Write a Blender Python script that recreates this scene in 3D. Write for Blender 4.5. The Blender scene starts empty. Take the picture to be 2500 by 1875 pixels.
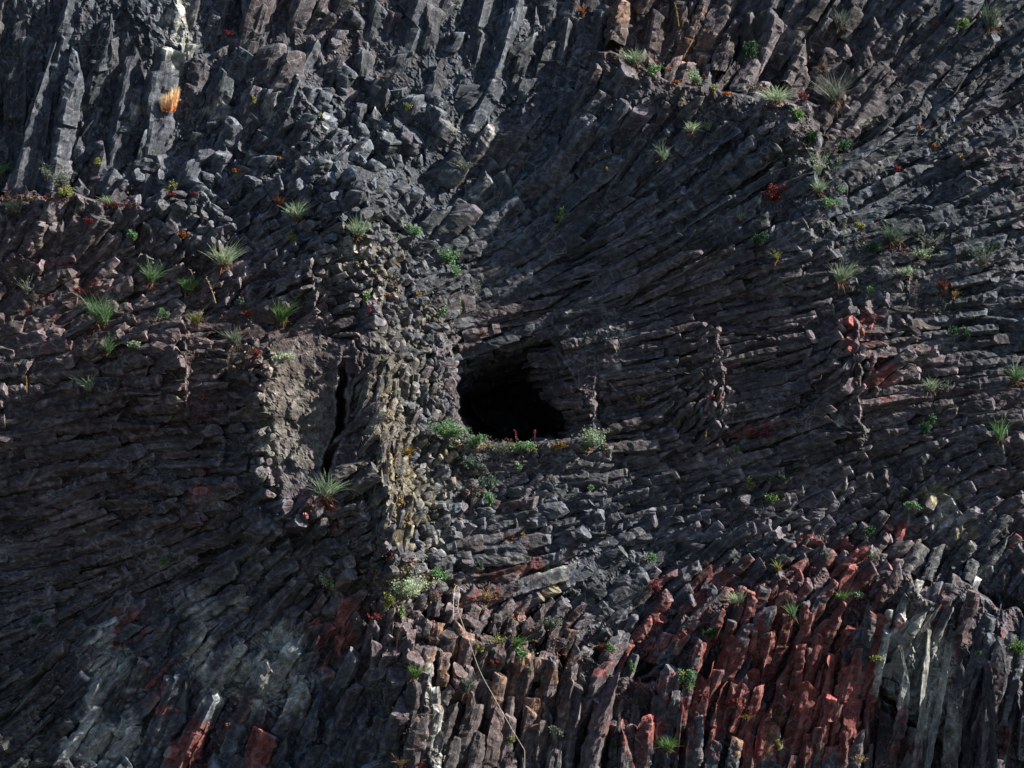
import bpy, math, random
import numpy as np
from mathutils import Vector

# ------------------------------------------------------------------ camera, sky, sun, exposure
D = 70.0                      # camera distance from the mean rock face, metres
SC = 100.0                    # reference pixels (2500 x 1875) per metre on the mean rock face
scene = bpy.context.scene
COL = scene.collection
cam_data = bpy.data.cameras.new("camera")
cam = bpy.data.objects.new("camera", cam_data)
COL.objects.link(cam)
cam.location = (0.0, -D, 0.0)
cam.rotation_euler = (math.radians(90), 0, 0)
cam_data.sensor_width = 36.0
cam_data.lens = 36.0 * D / 25.0
cam_data.clip_end = 2000.0
scene.camera = cam

SUN = Vector((0.80, -0.13, 0.52)).normalized()       # direction towards the sun
w = bpy.data.worlds.new("World")
scene.world = w
w.use_nodes = True
wn = w.node_tree
bg = wn.nodes["Background"]
sky = wn.nodes.new("ShaderNodeTexSky")
sky.sky_type = 'NISHITA'
sky.sun_disc = False
sky.sun_elevation = math.asin(SUN.z)
sky.sun_rotation = math.atan2(SUN.x, SUN.y)
sky.air_density = 1.0
sky.dust_density = 0.6
sky.ozone_density = 2.5
wn.links.new(sky.outputs[0], bg.inputs[0])
bg.inputs[1].default_value = 0.05
sl = bpy.data.lights.new("sun", 'SUN')
sl.energy = 5.0
sl.angle = math.radians(0.6)
sl.color = (1.0, 0.93, 0.80)
so = bpy.data.objects.new("sun", sl)
COL.objects.link(so)
so.rotation_euler = SUN.to_track_quat('Z', 'Y').to_euler()
so.location = (30, -20, 30)
scene.view_settings.view_transform = 'Standard'
scene.view_settings.look = 'None'
scene.view_settings.gamma = 1.0
scene.view_settings.exposure = 1.32

rng = np.random.default_rng(11)
random.seed(5)

# ------------------------------------------------------------------ helpers
def smooth(a, b, x):
    t = np.clip((x - a) / (b - a), 0, 1)
    return t * t * (3 - 2 * t)

def _hash(ix, iy, iz, seed):
    h = (ix * 374761393 + iy * 668265263 + iz * 2147483647 + seed * 974711) & 0xFFFFFFFF
    h = ((h ^ (h >> 13)) * 1274126177) & 0xFFFFFFFF
    h = h ^ (h >> 16)
    return (h & 0xFFFF).astype(np.float32) / 32767.5 - 1.0

def noise3(P, seed=0):
    """value noise, -1..1, P is (n,3)"""
    out = np.empty(len(P), np.float32)
    for s in range(0, len(P), 400000):
        p = P[s:s + 400000]
        f = np.floor(p)
        i = f.astype(np.int64)
        t = (p - f).astype(np.float32)
        t = t * t * (3 - 2 * t)
        x, y, z = i[:, 0], i[:, 1], i[:, 2]
        r = 0
        for dx in (0, 1):
            wx = t[:, 0] if dx else 1 - t[:, 0]
            for dy in (0, 1):
                wy = t[:, 1] if dy else 1 - t[:, 1]
                for dz in (0, 1):
                    wz = t[:, 2] if dz else 1 - t[:, 2]
                    r = r + _hash(x + dx, y + dy, z + dz, seed) * wx * wy * wz
        out[s:s + 400000] = r
    return out

def noise2(x, y, sc, seed=0):
    return noise3(np.stack([x / sc, y / sc, np.full_like(x, 0.37)], 1), seed)

def facets(P, seed=0):
    """chiselled noise: every cell of a jittered lattice is its own tilted plane; -1..1"""
    out = np.empty(len(P), np.float32)
    for s in range(0, len(P), 200000):
        p = P[s:s + 200000]
        f = np.floor(p).astype(np.int64)
        best = np.full(len(p), 1e9)
        val = np.zeros(len(p))
        for dx in (-1, 0, 1):
            for dy in (-1, 0, 1):
                for dz in (-1, 0, 1):
                    c = f + np.array([dx, dy, dz])
                    a = [c[:, 0], c[:, 1], c[:, 2]]
                    j = np.stack([_hash(*a, seed + q) for q in (1, 2, 3)], 1) * 0.5 + 0.5
                    d = p - (c + j)
                    dd = (d * d).sum(1)
                    m = dd < best
                    g = np.stack([_hash(*a, seed + q) for q in (4, 5, 6)], 1)
                    v = (d * g).sum(1) * 1.1 + _hash(*a, seed + 7) * 0.5
                    best = np.where(m, dd, best)
                    val = np.where(m, v, val)
        out[s:s + 200000] = val
    return out

def W(px, py, h):
    """reference pixel + height towards the viewer (px units) -> world point"""
    s = (D - h / SC) / D
    return np.stack([(px - 1250) / SC * s, -h / SC, -(py - 937.5) / SC * s], -1)

def to_px(P):
    s = (P[:, 1] + D) / D
    return P[:, 0] / s * SC + 1250, 937.5 - P[:, 2] / s * SC

def polydist(x, y, poly):
    """signed distance to a closed polygon, positive inside"""
    poly = np.array(poly, float)
    d = np.full(x.shape, 1e9)
    inside = np.zeros(x.shape, bool)
    for (x0, y0), (x1, y1) in zip(poly, np.roll(poly, -1, 0)):
        ex, ey = x1 - x0, y1 - y0
        t = np.clip(((x - x0) * ex + (y - y0) * ey) / (ex * ex + ey * ey), 0, 1)
        d = np.minimum(d, np.hypot(x - x0 - t * ex, y - y0 - t * ey))
        c = ((y0 > y) != (y1 > y)) & (x < ex * (y - y0) / (ey if ey else 1e-9) + x0)
        inside ^= c
    return np.where(inside, d, -d)

def mesh_from(name, V, F, mat=None, attrs=None, flat=True):
    """V (n,3), F (m,4) with -1 as last index for triangles or all quads"""
    me = bpy.data.meshes.new(name)
    F = np.asarray(F, np.int32)
    k = F.shape[1]
    me.vertices.add(len(V))
    me.vertices.foreach_set("co", np.ascontiguousarray(V, np.float32).ravel())
    me.loops.add(F.size)
    me.loops.foreach_set("vertex_index", F.ravel())
    me.polygons.add(len(F))
    me.polygons.foreach_set("loop_start", np.arange(0, F.size, k, dtype=np.int32))
    me.polygons.foreach_set("loop_total", np.full(len(F), k, np.int32))
    for an, (typ, arr) in (attrs or {}).items():
        at = me.attributes.new(an, typ, 'POINT')
        if typ == 'FLOAT_COLOR':
            arr = np.concatenate([arr, np.ones((len(arr), 1))], 1)
            at.data.foreach_set("color", np.ascontiguousarray(arr, np.float32).ravel())
        elif typ == 'FLOAT_VECTOR':
            at.data.foreach_set("vector", np.ascontiguousarray(arr, np.float32).ravel())
        else:
            at.data.foreach_set("value", np.ascontiguousarray(arr, np.float32).ravel())
    if mat:
        me.materials.append(mat)
    me.update(calc_edges=True)
    me.polygons.foreach_set("use_smooth", np.full(len(F), not flat))
    return me

def link(name, me, parent=None):
    o = bpy.data.objects.new(name, me)
    COL.objects.link(o)
    if parent:
        o.parent = parent
    return o

# ------------------------------------------------------------------ materials
def rock_material():
    m = bpy.data.materials.new("basalt")
    m.use_nodes = True
    nt = m.node_tree
    N, L = nt.nodes, nt.links
    b = N["Principled BSDF"]
    b.inputs["Roughness"].default_value = 0.72
    b.inputs["Specular IOR Level"].default_value = 0.28
    tint = N.new("ShaderNodeAttribute"); tint.attribute_name = "tint"
    loc = N.new("ShaderNodeAttribute"); loc.attribute_name = "grain"
    geo = N.new("ShaderNodeNewGeometry")
    def noise(vec, sc, det, rough=0.6, typ='FBM'):
        n = N.new("ShaderNodeTexNoise")
        n.inputs["Scale"].default_value = sc
        n.inputs["Detail"].default_value = det
        n.inputs["Roughness"].default_value = rough
        L.new(vec, n.inputs["Vector"])
        return n
    def ramp(fac, stops):
        r = N.new("ShaderNodeValToRGB")
        cr = r.color_ramp
        while len(cr.elements) < len(stops):
            cr.elements.new(0.5)
        for e, (p, c) in zip(cr.elements, stops):
            e.position = p
            e.color = (c, c, c, 1) if isinstance(c, (int, float)) else (*c, 1)
        L.new(fac, r.inputs[0])
        return r
    def mix(typ, fac, a, bb):
        x = N.new("ShaderNodeMix"); x.data_type = 'RGBA'; x.blend_type = typ
        for sock, v in ((x.inputs[0], fac), (x.inputs[6], a), (x.inputs[7], bb)):
            if isinstance(v, (int, float)):
                sock.default_value = v
            elif isinstance(v, tuple):
                sock.default_value = (*v, 1)
            else:
                L.new(v, sock)
        return x.outputs[2]
    P = geo.outputs["Position"]
    big = noise(P, 1.3, 4)
    mid = noise(P, 6.0, 6, 0.7)
    fine = noise(P, 26.0, 4, 0.7)
    streak = noise(loc.outputs["Vector"], 1.0, 5, 0.65)
    c = mix('MULTIPLY', 1.0, tint.outputs["Color"], ramp(big.outputs[0], [(0.3, 0.62), (0.7, 1.45)]).outputs[0])
    c = mix('MULTIPLY', 1.0, c, ramp(mid.outputs[0], [(0.28, 0.38), (0.52, 0.95), (0.75, 2.1)]).outputs[0])
    c = mix('MULTIPLY', 1.0, c, ramp(streak.outputs[0], [(0.3, 0.6), (0.7, 1.5)]).outputs[0])
    c = mix('MULTIPLY', 0.8, c, ramp(fine.outputs[0], [(0.3, 0.5), (0.7, 1.6)]).outputs[0])
    # worn edges carry a paler crust
    edge = ramp(geo.outputs["Pointiness"], [(0.51, 0.0), (0.575, 0.85)])
    em = N.new("ShaderNodeMath"); em.operation = 'MULTIPLY'
    L.new(edge.outputs[0], em.inputs[0]); L.new(ramp(big.outputs[0], [(0.3, 0.3), (0.65, 1.0)]).outputs[0], em.inputs[1])
    c = mix('MIX', em.outputs[0], c, mix('ADD', 1.0, mix('MULTIPLY', 1.0, c, (1.7, 1.7, 1.7)), (0.085, 0.085, 0.083)))
    # pale lichen and mineral crust in specks
    lich = noise(P, 9.0, 6, 0.75)
    lf = ramp(lich.outputs[0], [(0.57, 0.0), (0.70, 0.55)])
    c = mix('MIX', lf.outputs[0], c, (0.17, 0.175, 0.165))
    spk = noise(P, 34.0, 2, 0.5)
    sf = ramp(spk.outputs[0], [(0.70, 0.0), (0.76, 0.6)])
    c = mix('MIX', sf.outputs[0], c, (0.24, 0.24, 0.22))
    # thin pale veins and shrinkage cracks filled with mineral
    warp = N.new("ShaderNodeMix"); warp.data_type = 'VECTOR'; warp.inputs[0].default_value = 0.12
    L.new(P, warp.inputs[4]); L.new(mid.outputs["Color"], warp.inputs[5])
    vor = N.new("ShaderNodeTexVoronoi"); vor.feature = 'DISTANCE_TO_EDGE'; vor.inputs["Scale"].default_value = 3.2
    L.new(warp.outputs[1], vor.inputs["Vector"])
    vline = ramp(vor.outputs["Distance"], [(0.0, 0.8), (0.035, 0.0)])
    vmask = ramp(noise(P, 0.9, 3).outputs[0], [(0.50, 0.0), (0.62, 1.0)])
    vm = N.new("ShaderNodeMath"); vm.operation = 'MULTIPLY'
    L.new(vline.outputs[0], vm.inputs[0]); L.new(vmask.outputs[0], vm.inputs[1])
    c = mix('MIX', vm.outputs[0], c, (0.21, 0.215, 0.215))
    L.new(c, b.inputs["Base Color"])
    # broken grain
    b1 = N.new("ShaderNodeBump"); b1.inputs["Distance"].default_value = 0.06; b1.inputs["Strength"].default_value = 0.55
    L.new(mid.outputs[0], b1.inputs["Height"])
    b2 = N.new("ShaderNodeBump"); b2.inputs["Distance"].default_value = 0.03; b2.inputs["Strength"].default_value = 0.5
    L.new(fine.outputs[0], b2.inputs["Height"]); L.new(b1.outputs[0], b2.inputs["Normal"])
    b3 = N.new("ShaderNodeBump"); b3.inputs["Distance"].default_value = 0.05; b3.inputs["Strength"].default_value = 0.6
    L.new(streak.outputs[0], b3.inputs["Height"]); L.new(b2.outputs[0], b3.inputs["Normal"])
    L.new(b3.outputs[0], b.inputs["Normal"])
    return m

def plant_material():
    m = bpy.data.materials.new("plant")
    m.use_nodes = True
    nt = m.node_tree
    N, L = nt.nodes, nt.links
    b = N["Principled BSDF"]
    b.inputs["Roughness"].default_value = 0.6
    b.inputs["Specular IOR Level"].default_value = 0.25
    t = N.new("ShaderNodeAttribute"); t.attribute_name = "tint"
    geo = N.new("ShaderNodeNewGeometry")
    n = N.new("ShaderNodeTexNoise"); n.inputs["Scale"].default_value = 14.0; n.inputs["Detail"].default_value = 3
    L.new(geo.outputs["Position"], n.inputs["Vector"])
    r = N.new("ShaderNodeValToRGB")
    r.color_ramp.elements[0].position = 0.3; r.color_ramp.elements[0].color = (0.55, 0.55, 0.55, 1)
    r.color_ramp.elements[1].position = 0.7; r.color_ramp.elements[1].color = (1.35, 1.35, 1.35, 1)
    L.new(n.outputs[0], r.inputs[0])
    x = N.new("ShaderNodeMix"); x.data_type = 'RGBA'; x.blend_type = 'MULTIPLY'; x.inputs[0].default_value = 1.0
    L.new(t.outputs["Color"], x.inputs[6]); L.new(r.outputs[0], x.inputs[7])
    L.new(x.outputs[2], b.inputs["Base Color"])
    tr = N.new("ShaderNodeBsdfTranslucent")
    L.new(x.outputs[2], tr.inputs["Color"])
    ms = N.new("ShaderNodeMixShader"); ms.inputs[0].default_value = 0.35
    out = N["Material Output"]
    L.new(b.outputs[0], ms.inputs[1]); L.new(tr.outputs[0], ms.inputs[2]); L.new(ms.outputs[0], out.inputs[0])
    return m

ROCK = rock_material()
PLANT = plant_material()

# ------------------------------------------------------------------ fields of the rock face (reference pixels)
# x, y, bearing of the column tips (deg, 90 = up), width, length, tilt towards the viewer, density
CP = np.array([
 (60,60,84,75,300,6,.9),(250,120,80,80,320,6,.9),(420,60,80,85,330,6,.8),(60,330,82,70,220,10,.9),(280,330,76,75,220,12,.9),
 (420,420,70,75,160,20,1),(560,120,74,70,190,18,1),(700,60,72,70,220,14,1),(560,330,66,62,150,26,1),(700,330,58,58,130,32,1),
 (820,300,58,55,120,34,1),(820,130,68,60,160,22,1),(980,60,76,85,300,8,.8),(1000,250,62,75,170,18,.9),(1150,100,80,90,300,5,.7),
 (1130,330,54,80,200,10,.7),(1280,300,58,95,260,4,.6),(1300,120,72,85,260,8,.8),(1400,430,42,75,220,8,.7),(1430,80,78,60,200,10,1),
 (1570,60,76,62,210,12,1),(1700,130,72,62,200,14,1),(1560,260,58,70,180,14,.9),(1740,330,40,60,220,8,.9),(1850,80,68,65,220,8,1),
 (2050,80,62,65,210,8,1),(2300,80,52,60,200,10,1),(2450,60,44,55,200,10,1),(2100,240,48,55,190,12,1),(2350,220,36,50,190,10,1),
 (2120,340,36,55,210,8,.8),(2300,420,25,48,220,8,1),(2450,350,24,45,210,8,1),(2480,600,16,42,210,8,1),(2250,600,17,40,170,10,1),
 (2080,560,22,38,140,14,1),(2080,430,32,38,120,18,1),
 (60,560,54,60,150,18,1),(240,560,52,55,140,22,1),(420,560,48,48,120,28,1),(560,560,42,42,110,34,1),(700,580,32,36,100,42,1),
 (850,560,26,33,85,52,1),(960,470,44,55,120,30,1),(80,680,38,46,180,10,1),(250,690,30,42,170,12,1),(430,700,26,34,120,20,1),(560,720,24,34,110,22,1),
 (700,700,26,38,150,20,1),(800,690,16,32,75,55,1),(920,680,18,28,60,60,1),(980,730,20,30,65,56,1),(1040,800,16,32,70,50,1),(1000,620,24,40,90,40,1),
 (60,850,8,60,160,8,.9),(250,900,4,55,150,8,.9),(400,870,8,40,120,10,1),(100,1050,10,50,150,6,.9),(300,1080,6,50,130,12,.9),(430,1000,4,45,130,14,1),
 (470,1180,10,60,110,30,1),(520,850,2,34,170,10,1),(560,1000,2,42,190,8,1),(540,1150,3,34,170,8,1),(640,930,6,34,80,40,1),(650,1120,10,34,80,44,1),
 (720,780,20,60,200,4,.4),(740,1000,84,90,220,0,.08),(720,1120,84,90,220,0,.15),(870,860,2,32,140,10,1),(860,1050,2,40,150,8,1),(870,1200,2,34,140,10,1),
 (870,1330,10,36,110,22,1),(950,900,80,26,110,16,1),(960,1080,84,26,130,14,1),(975,1250,84,28,130,14,1),(1020,950,70,32,80,46,1),(1040,1100,40,30,70,46,1),
 (1080,1250,8,34,90,36,1),(1050,1380,20,40,100,20,1),
 (1080,520,50,75,190,14,.8),(1180,450,46,85,220,6,.6),(1150,640,24,42,200,8,1),(1300,620,26,40,230,6,1),(1450,520,33,44,240,6,1),(1600,470,34,44,230,7,1),
 (1600,620,24,36,210,8,1),(1750,560,26,38,220,7,1),(1880,480,32,40,200,8,1),(1250,760,15,34,210,6,1),(1430,740,14,34,200,6,.9),(1600,780,13,30,170,8,1),
 (1820,700,16,32,180,7,1),(1950,660,15,36,130,12,1),(1200,860,14,40,200,6,1),(1330,880,12,44,170,8,.8),(1460,860,12,65,190,3,.45),(1580,930,10,34,130,10,1),(1500,1020,8,50,140,8,.8),
 (1700,880,10,26,130,10,1),(1750,960,70,24,70,26,1),(1850,850,10,26,150,7,1),(1960,780,10,30,140,9,1),(2130,760,30,46,90,26,1),(2150,900,60,36,90,22,1),(1950,960,12,32,150,7,1),
 (2300,760,4,42,150,8,1),(2300,930,4,34,130,10,1),(2450,800,6,40,130,10,1),(2450,1000,8,36,120,10,1),(2080,1040,24,46,170,6,.9),(1880,1060,20,42,140,12,1),
 (1250,1130,8,32,100,22,1),(1450,1120,6,34,120,16,1),(1600,1150,6,36,110,18,1),(1300,1240,10,36,120,18,1),(1480,1260,16,38,120,20,1),(1650,1250,18,38,110,22,1),
 (1800,1170,14,38,110,20,1),(1950,1180,16,42,120,18,1),(2100,1180,26,42,100,20,1),(2250,1200,42,46,100,24,1),(2420,1150,26,46,110,16,1),(2450,1300,42,46,120,16,1),
 (1250,1360,8,46,200,5,.8),(1400,1370,14,50,210,5,.8),(1500,1440,38,52,190,6,.9),(1650,1380,36,46,160,10,1),(1800,1360,44,44,150,14,1),(1950,1330,42,42,110,24,1),(2120,1330,48,44,110,24,1),
 (60,1180,14,44,220,5,.9),(250,1230,20,36,170,6,1),(60,1330,6,30,170,6,1),(220,1380,12,30,150,8,1),(420,1330,18,38,140,10,1),(560,1290,18,46,150,10,1),(700,1290,36,46,120,22,1),
 (800,1230,44,42,95,32,1),(900,1380,58,42,85,36,1),(80,1500,20,32,120,8,.9),(80,1700,34,36,130,8,.9),(220,1600,46,46,160,8,1),(330,1500,30,42,130,12,1),
 (460,1430,34,46,150,10,1),(580,1400,32,54,210,6,.9),(720,1400,42,50,160,14,1),(420,1600,62,62,220,8,1),(300,1760,56,66,230,8,1),(480,1780,64,70,250,8,1),(620,1560,54,56,210,10,1),
 (640,1700,72,75,200,5,.6),(760,1500,62,48,150,20,1),(850,1600,66,56,170,18,1),(780,1780,70,70,220,10,.9),(930,1750,74,60,220,14,1),(950,1500,70,44,95,32,1),(1080,1500,74,42,100,28,1),
 (1050,1650,74,54,190,16,1),(1150,1600,76,44,130,24,1),(1200,1780,72,54,260,8,1),(1350,1680,78,46,200,12,1),(1400,1800,78,50,260,8,1),(1330,1560,72,42,130,18,1),(1500,1560,62,46,170,12,1),
 (1550,1700,80,46,230,8,1),(1700,1600,74,44,210,12,1),(1750,1780,76,46,240,10,1),(1650,1480,56,44,170,12,1),(1850,1480,72,42,150,20,1),(1900,1620,74,42,230,12,1),(2000,1540,72,42,190,16,1),
 (2050,1700,74,42,270,8,1),(1950,1820,76,42,260,8,1),(2150,1500,72,44,190,14,1),(2200,1640,78,48,420,3,.95),(2300,1600,80,48,460,3,.95),(2430,1700,83,48,460,3,.95),(2300,1430,66,44,170,10,1),(2450,1470,72,46,200,8,1),
 (2200,1820,80,48,300,6,1),
 (-100,200,84,75,300,6,.9),(-100,900,10,55,160,8,.9),(-100,1400,10,34,160,6,1),(-100,1800,36,40,140,8,.9),(2620,200,34,50,200,10,1),(2620,900,6,40,130,10,1),(2620,1400,60,46,170,10,1),(2620,1800,84,48,440,3,.95),
 (600,-120,76,72,240,12,1),(1300,-120,76,85,280,6,.8),(2100,-120,62,62,210,8,1),(500,1990,64,70,250,8,1),(1300,1990,76,50,260,8,1),(2000,1990,76,42,260,8,1),
], float)
foot = (CP[:, 1] > 1430) & (CP[:, 0] > 1000)
CP[:, 3] *= np.where(foot, 0.98, np.interp(CP[:, 3], [30, 60, 75], [0.74, 0.76, 0.92]))
CP[:, 2] = np.where(foot & (CP[:, 2] > 66), np.minimum(CP[:, 2] + 5, 85), CP[:, 2])
CP[:, 4] *= np.where(CP[:, 5] < 16, 1.25, 1.0)
CP[:, 5] *= np.where(CP[:, 5] < 16, 0.75, 1.0)

def fields(x, y):
    out = np.empty((len(x), 5))
    for s in range(0, len(x), 20000):
        dx = x[s:s + 20000, None] - CP[None, :, 0]
        dy = y[s:s + 20000, None] - CP[None, :, 1]
        ww = 1.0 / (dx * dx + dy * dy + 900.0) ** 1.9
        out[s:s + 20000] = (ww @ CP[:, 2:]) / ww.sum(1, keepdims=True)
    return out

# steep noses of rock: polyline, height, width of the slope on the left, width on the right
NOSES = [
 ([(880,430),(905,560),(930,700),(945,900),(935,1100),(965,1400)],150,150,85),
 ([(1000,860),(1010,980),(995,1120),(1020,1400)],36,50,22),
 ([(880,1060),(872,1140),(885,1260)],40,120,14),
 ([(860,820),(868,900),(850,1010)],36,60,14),
 ([(650,830),(640,950),(650,1100),(690,1270)],150,240,170),
 ([(455,780),(445,900),(460,1020)],80,240,45),
 ([(1745,800),(1765,930),(1775,1060)],55,230,22),
 ([(2085,760),(2095,900),(2105,1060)],65,170,30),
 ([(2225,620),(2220,760),(2225,900)],50,130,26),
 ([(1960,230),(2000,330),(2030,480),(2045,690)],75,320,34),
 ([(755,620),(770,700),(775,790)],70,200,30),
 ([(1525,780),(1512,830),(1505,905)],45,140,10),
 ([(1450,950),(1455,1010),(1445,1070)],50,110,12),
 ([(1050,1560),(1062,1700),(1085,1900)],75,130,24),
 ([(430,-40),(445,60),(450,130)],55,160,14),
 ([(700,150),(760,260),(860,420)],40,200,60),
 ([(2255,1440),(2235,1600),(2190,1760)],45,90,40),
 ([(500,1480),(480,1600),(470,1700)],55,160,30),
]
# ledges: polyline, step, length over which the step fades downwards
LEDGES = [
 ([(-300,480),(0,478),(120,466),(330,496),(490,474),(560,520)],60,200),
 ([(1440,118),(1560,150),(1650,196),(1800,238),(1960,240)],75,260),
 ([(560,1300),(760,1215),(900,1440),(1000,1490),(1120,1510),(1250,1590),(1420,1625),(1560,1640),(1700,1500),(1800,1462),(1950,1410),(2120,1375),(2300,1440),(2520,1520)],60,500),
 ([(1060,1055),(1160,1075),(1230,1098),(1330,1092),(1480,1085)],60,260),
 ([(380,1250),(520,1180),(560,1260)],30,150),
 ([(380,850),(560,868),(700,872)],35,150),
 ([(1500,1660),(1680,1660),(1780,1720),(1840,1760)],40,200),
 ([(2150,1700),(2200,1740),(2300,1830)],-45,200),
]
CAVE_LOW = [(1112,975),(1200,955),(1290,925),(1350,895),(1396,950),(1422,1000),(1424,1050),(1365,1078),(1300,1086),(1215,1086),(1165,1068),(1128,1040)]
CAVE = [(1106,850),(1112,990),(1128,1040),(1165,1068),(1215,1088),(1300,1088),(1380,1082),(1436,1052),(1434,995),(1412,955),(1392,918),(1362,876),(1330,835),(1240,825),(1150,830)]

def relief(x, y, detail=True):
    h = (y - 900) * 0.22
    # the broad folds of the wall: a spur left of the middle, a bay at the cave, a shoulder coming out on the right
    spur = np.interp(y, [0, 400, 800, 1400, 1900], [700, 780, 900, 960, 1060])
    d = x - spur
    amp = np.interp(y, [0, 400, 800, 1900], [40, 70, 130, 130])
    h = h + amp * np.where(d < 0, np.exp(d / 480.0), np.exp(-d / 190.0))
    h = h + 130 * smooth(1250, 2650, x) * np.interp(y, [0, 500, 1000, 1900], [.9, 1, 1, .55])
    h = h - 60 * np.exp(-((x - 1250) / 330) ** 2 - ((y - 760) / 330) ** 2)
    h = h + 70 * np.exp(-((x - 100) / 300) ** 2) * np.interp(y, [0, 500], [1, 0])
    for pts, A, wl, wr in NOSES:
        p = np.array(pts, float)
        xl = np.interp(y, p[:, 1], p[:, 0])
        xl = xl + 14 * noise2(y, y * 0, 38, 5) + 7 * noise2(y, y * 0, 13, 6)
        d = x - xl
        e = smooth(p[0, 1] - 70, p[0, 1] + 40, y) * (1 - smooth(p[-1, 1] - 40, p[-1, 1] + 70, y))
        h = h + A * e * np.where(d < 0, np.exp(np.minimum(d, 0) / wl), np.exp(-np.maximum(d, 0) / wr))
    for pts, A, wd in LEDGES:
        p = np.array(pts, float)
        yl = np.interp(x, p[:, 0], p[:, 1]) + 16 * noise2(x, x * 0, 60, 8) + 14 * noise2(x, x * 0, 21, 9)
        d = y - yl
        soft = 26.0 if A == 60 and wd == 500 else 9.0
        if soft > 20:
            d = d + 45 * noise2(x, x * 0, 34, 17) + 30 * noise2(x, y, 60, 18)
        e = smooth(p[0, 0] - 60, p[0, 0] + 40, x) * (1 - smooth(p[-1, 0] - 40, p[-1, 0] + 60, x))
        h = h + A * e * np.where(d > 0, np.exp(-np.maximum(d, 0) / wd), np.exp(np.minimum(d, 0) / soft))
    h = h + 26 * noise2(x, y, 260, 1) + 14 * noise2(x, y, 110, 2)
    # the black cleft beside the smooth slab
    cl = np.interp(y, [860, 1010, 1190], [838, 832, 790])
    cl = cl + 7 * noise2(y, y * 0, 30, 12) + 4 * noise2(y, y * 0, 11, 13)
    h = h - 48 * np.exp(-((x - cl) / 6.0) ** 2) * smooth(850, 990, y) * (1 - smooth(1150, 1210, y))
    # the cave
    sd = polydist(x, y, CAVE) + 20 * noise2(x, y, 60, 3) + 13 * noise2(x, y, 21, 4)
    deep = 130 + 540 * smooth(870, 1000, y + (np.clip(x, 1110, 1345) - 1110) * 0.28)
    h = h - deep * smooth(-4, 32, sd)
    return h

SLAB = [(650,820),(760,812),(835,840),(846,900),(846,1010),(828,1100),(800,1200),(740,1210),(690,1230),(672,1120),(662,1000),(668,900)]

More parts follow.
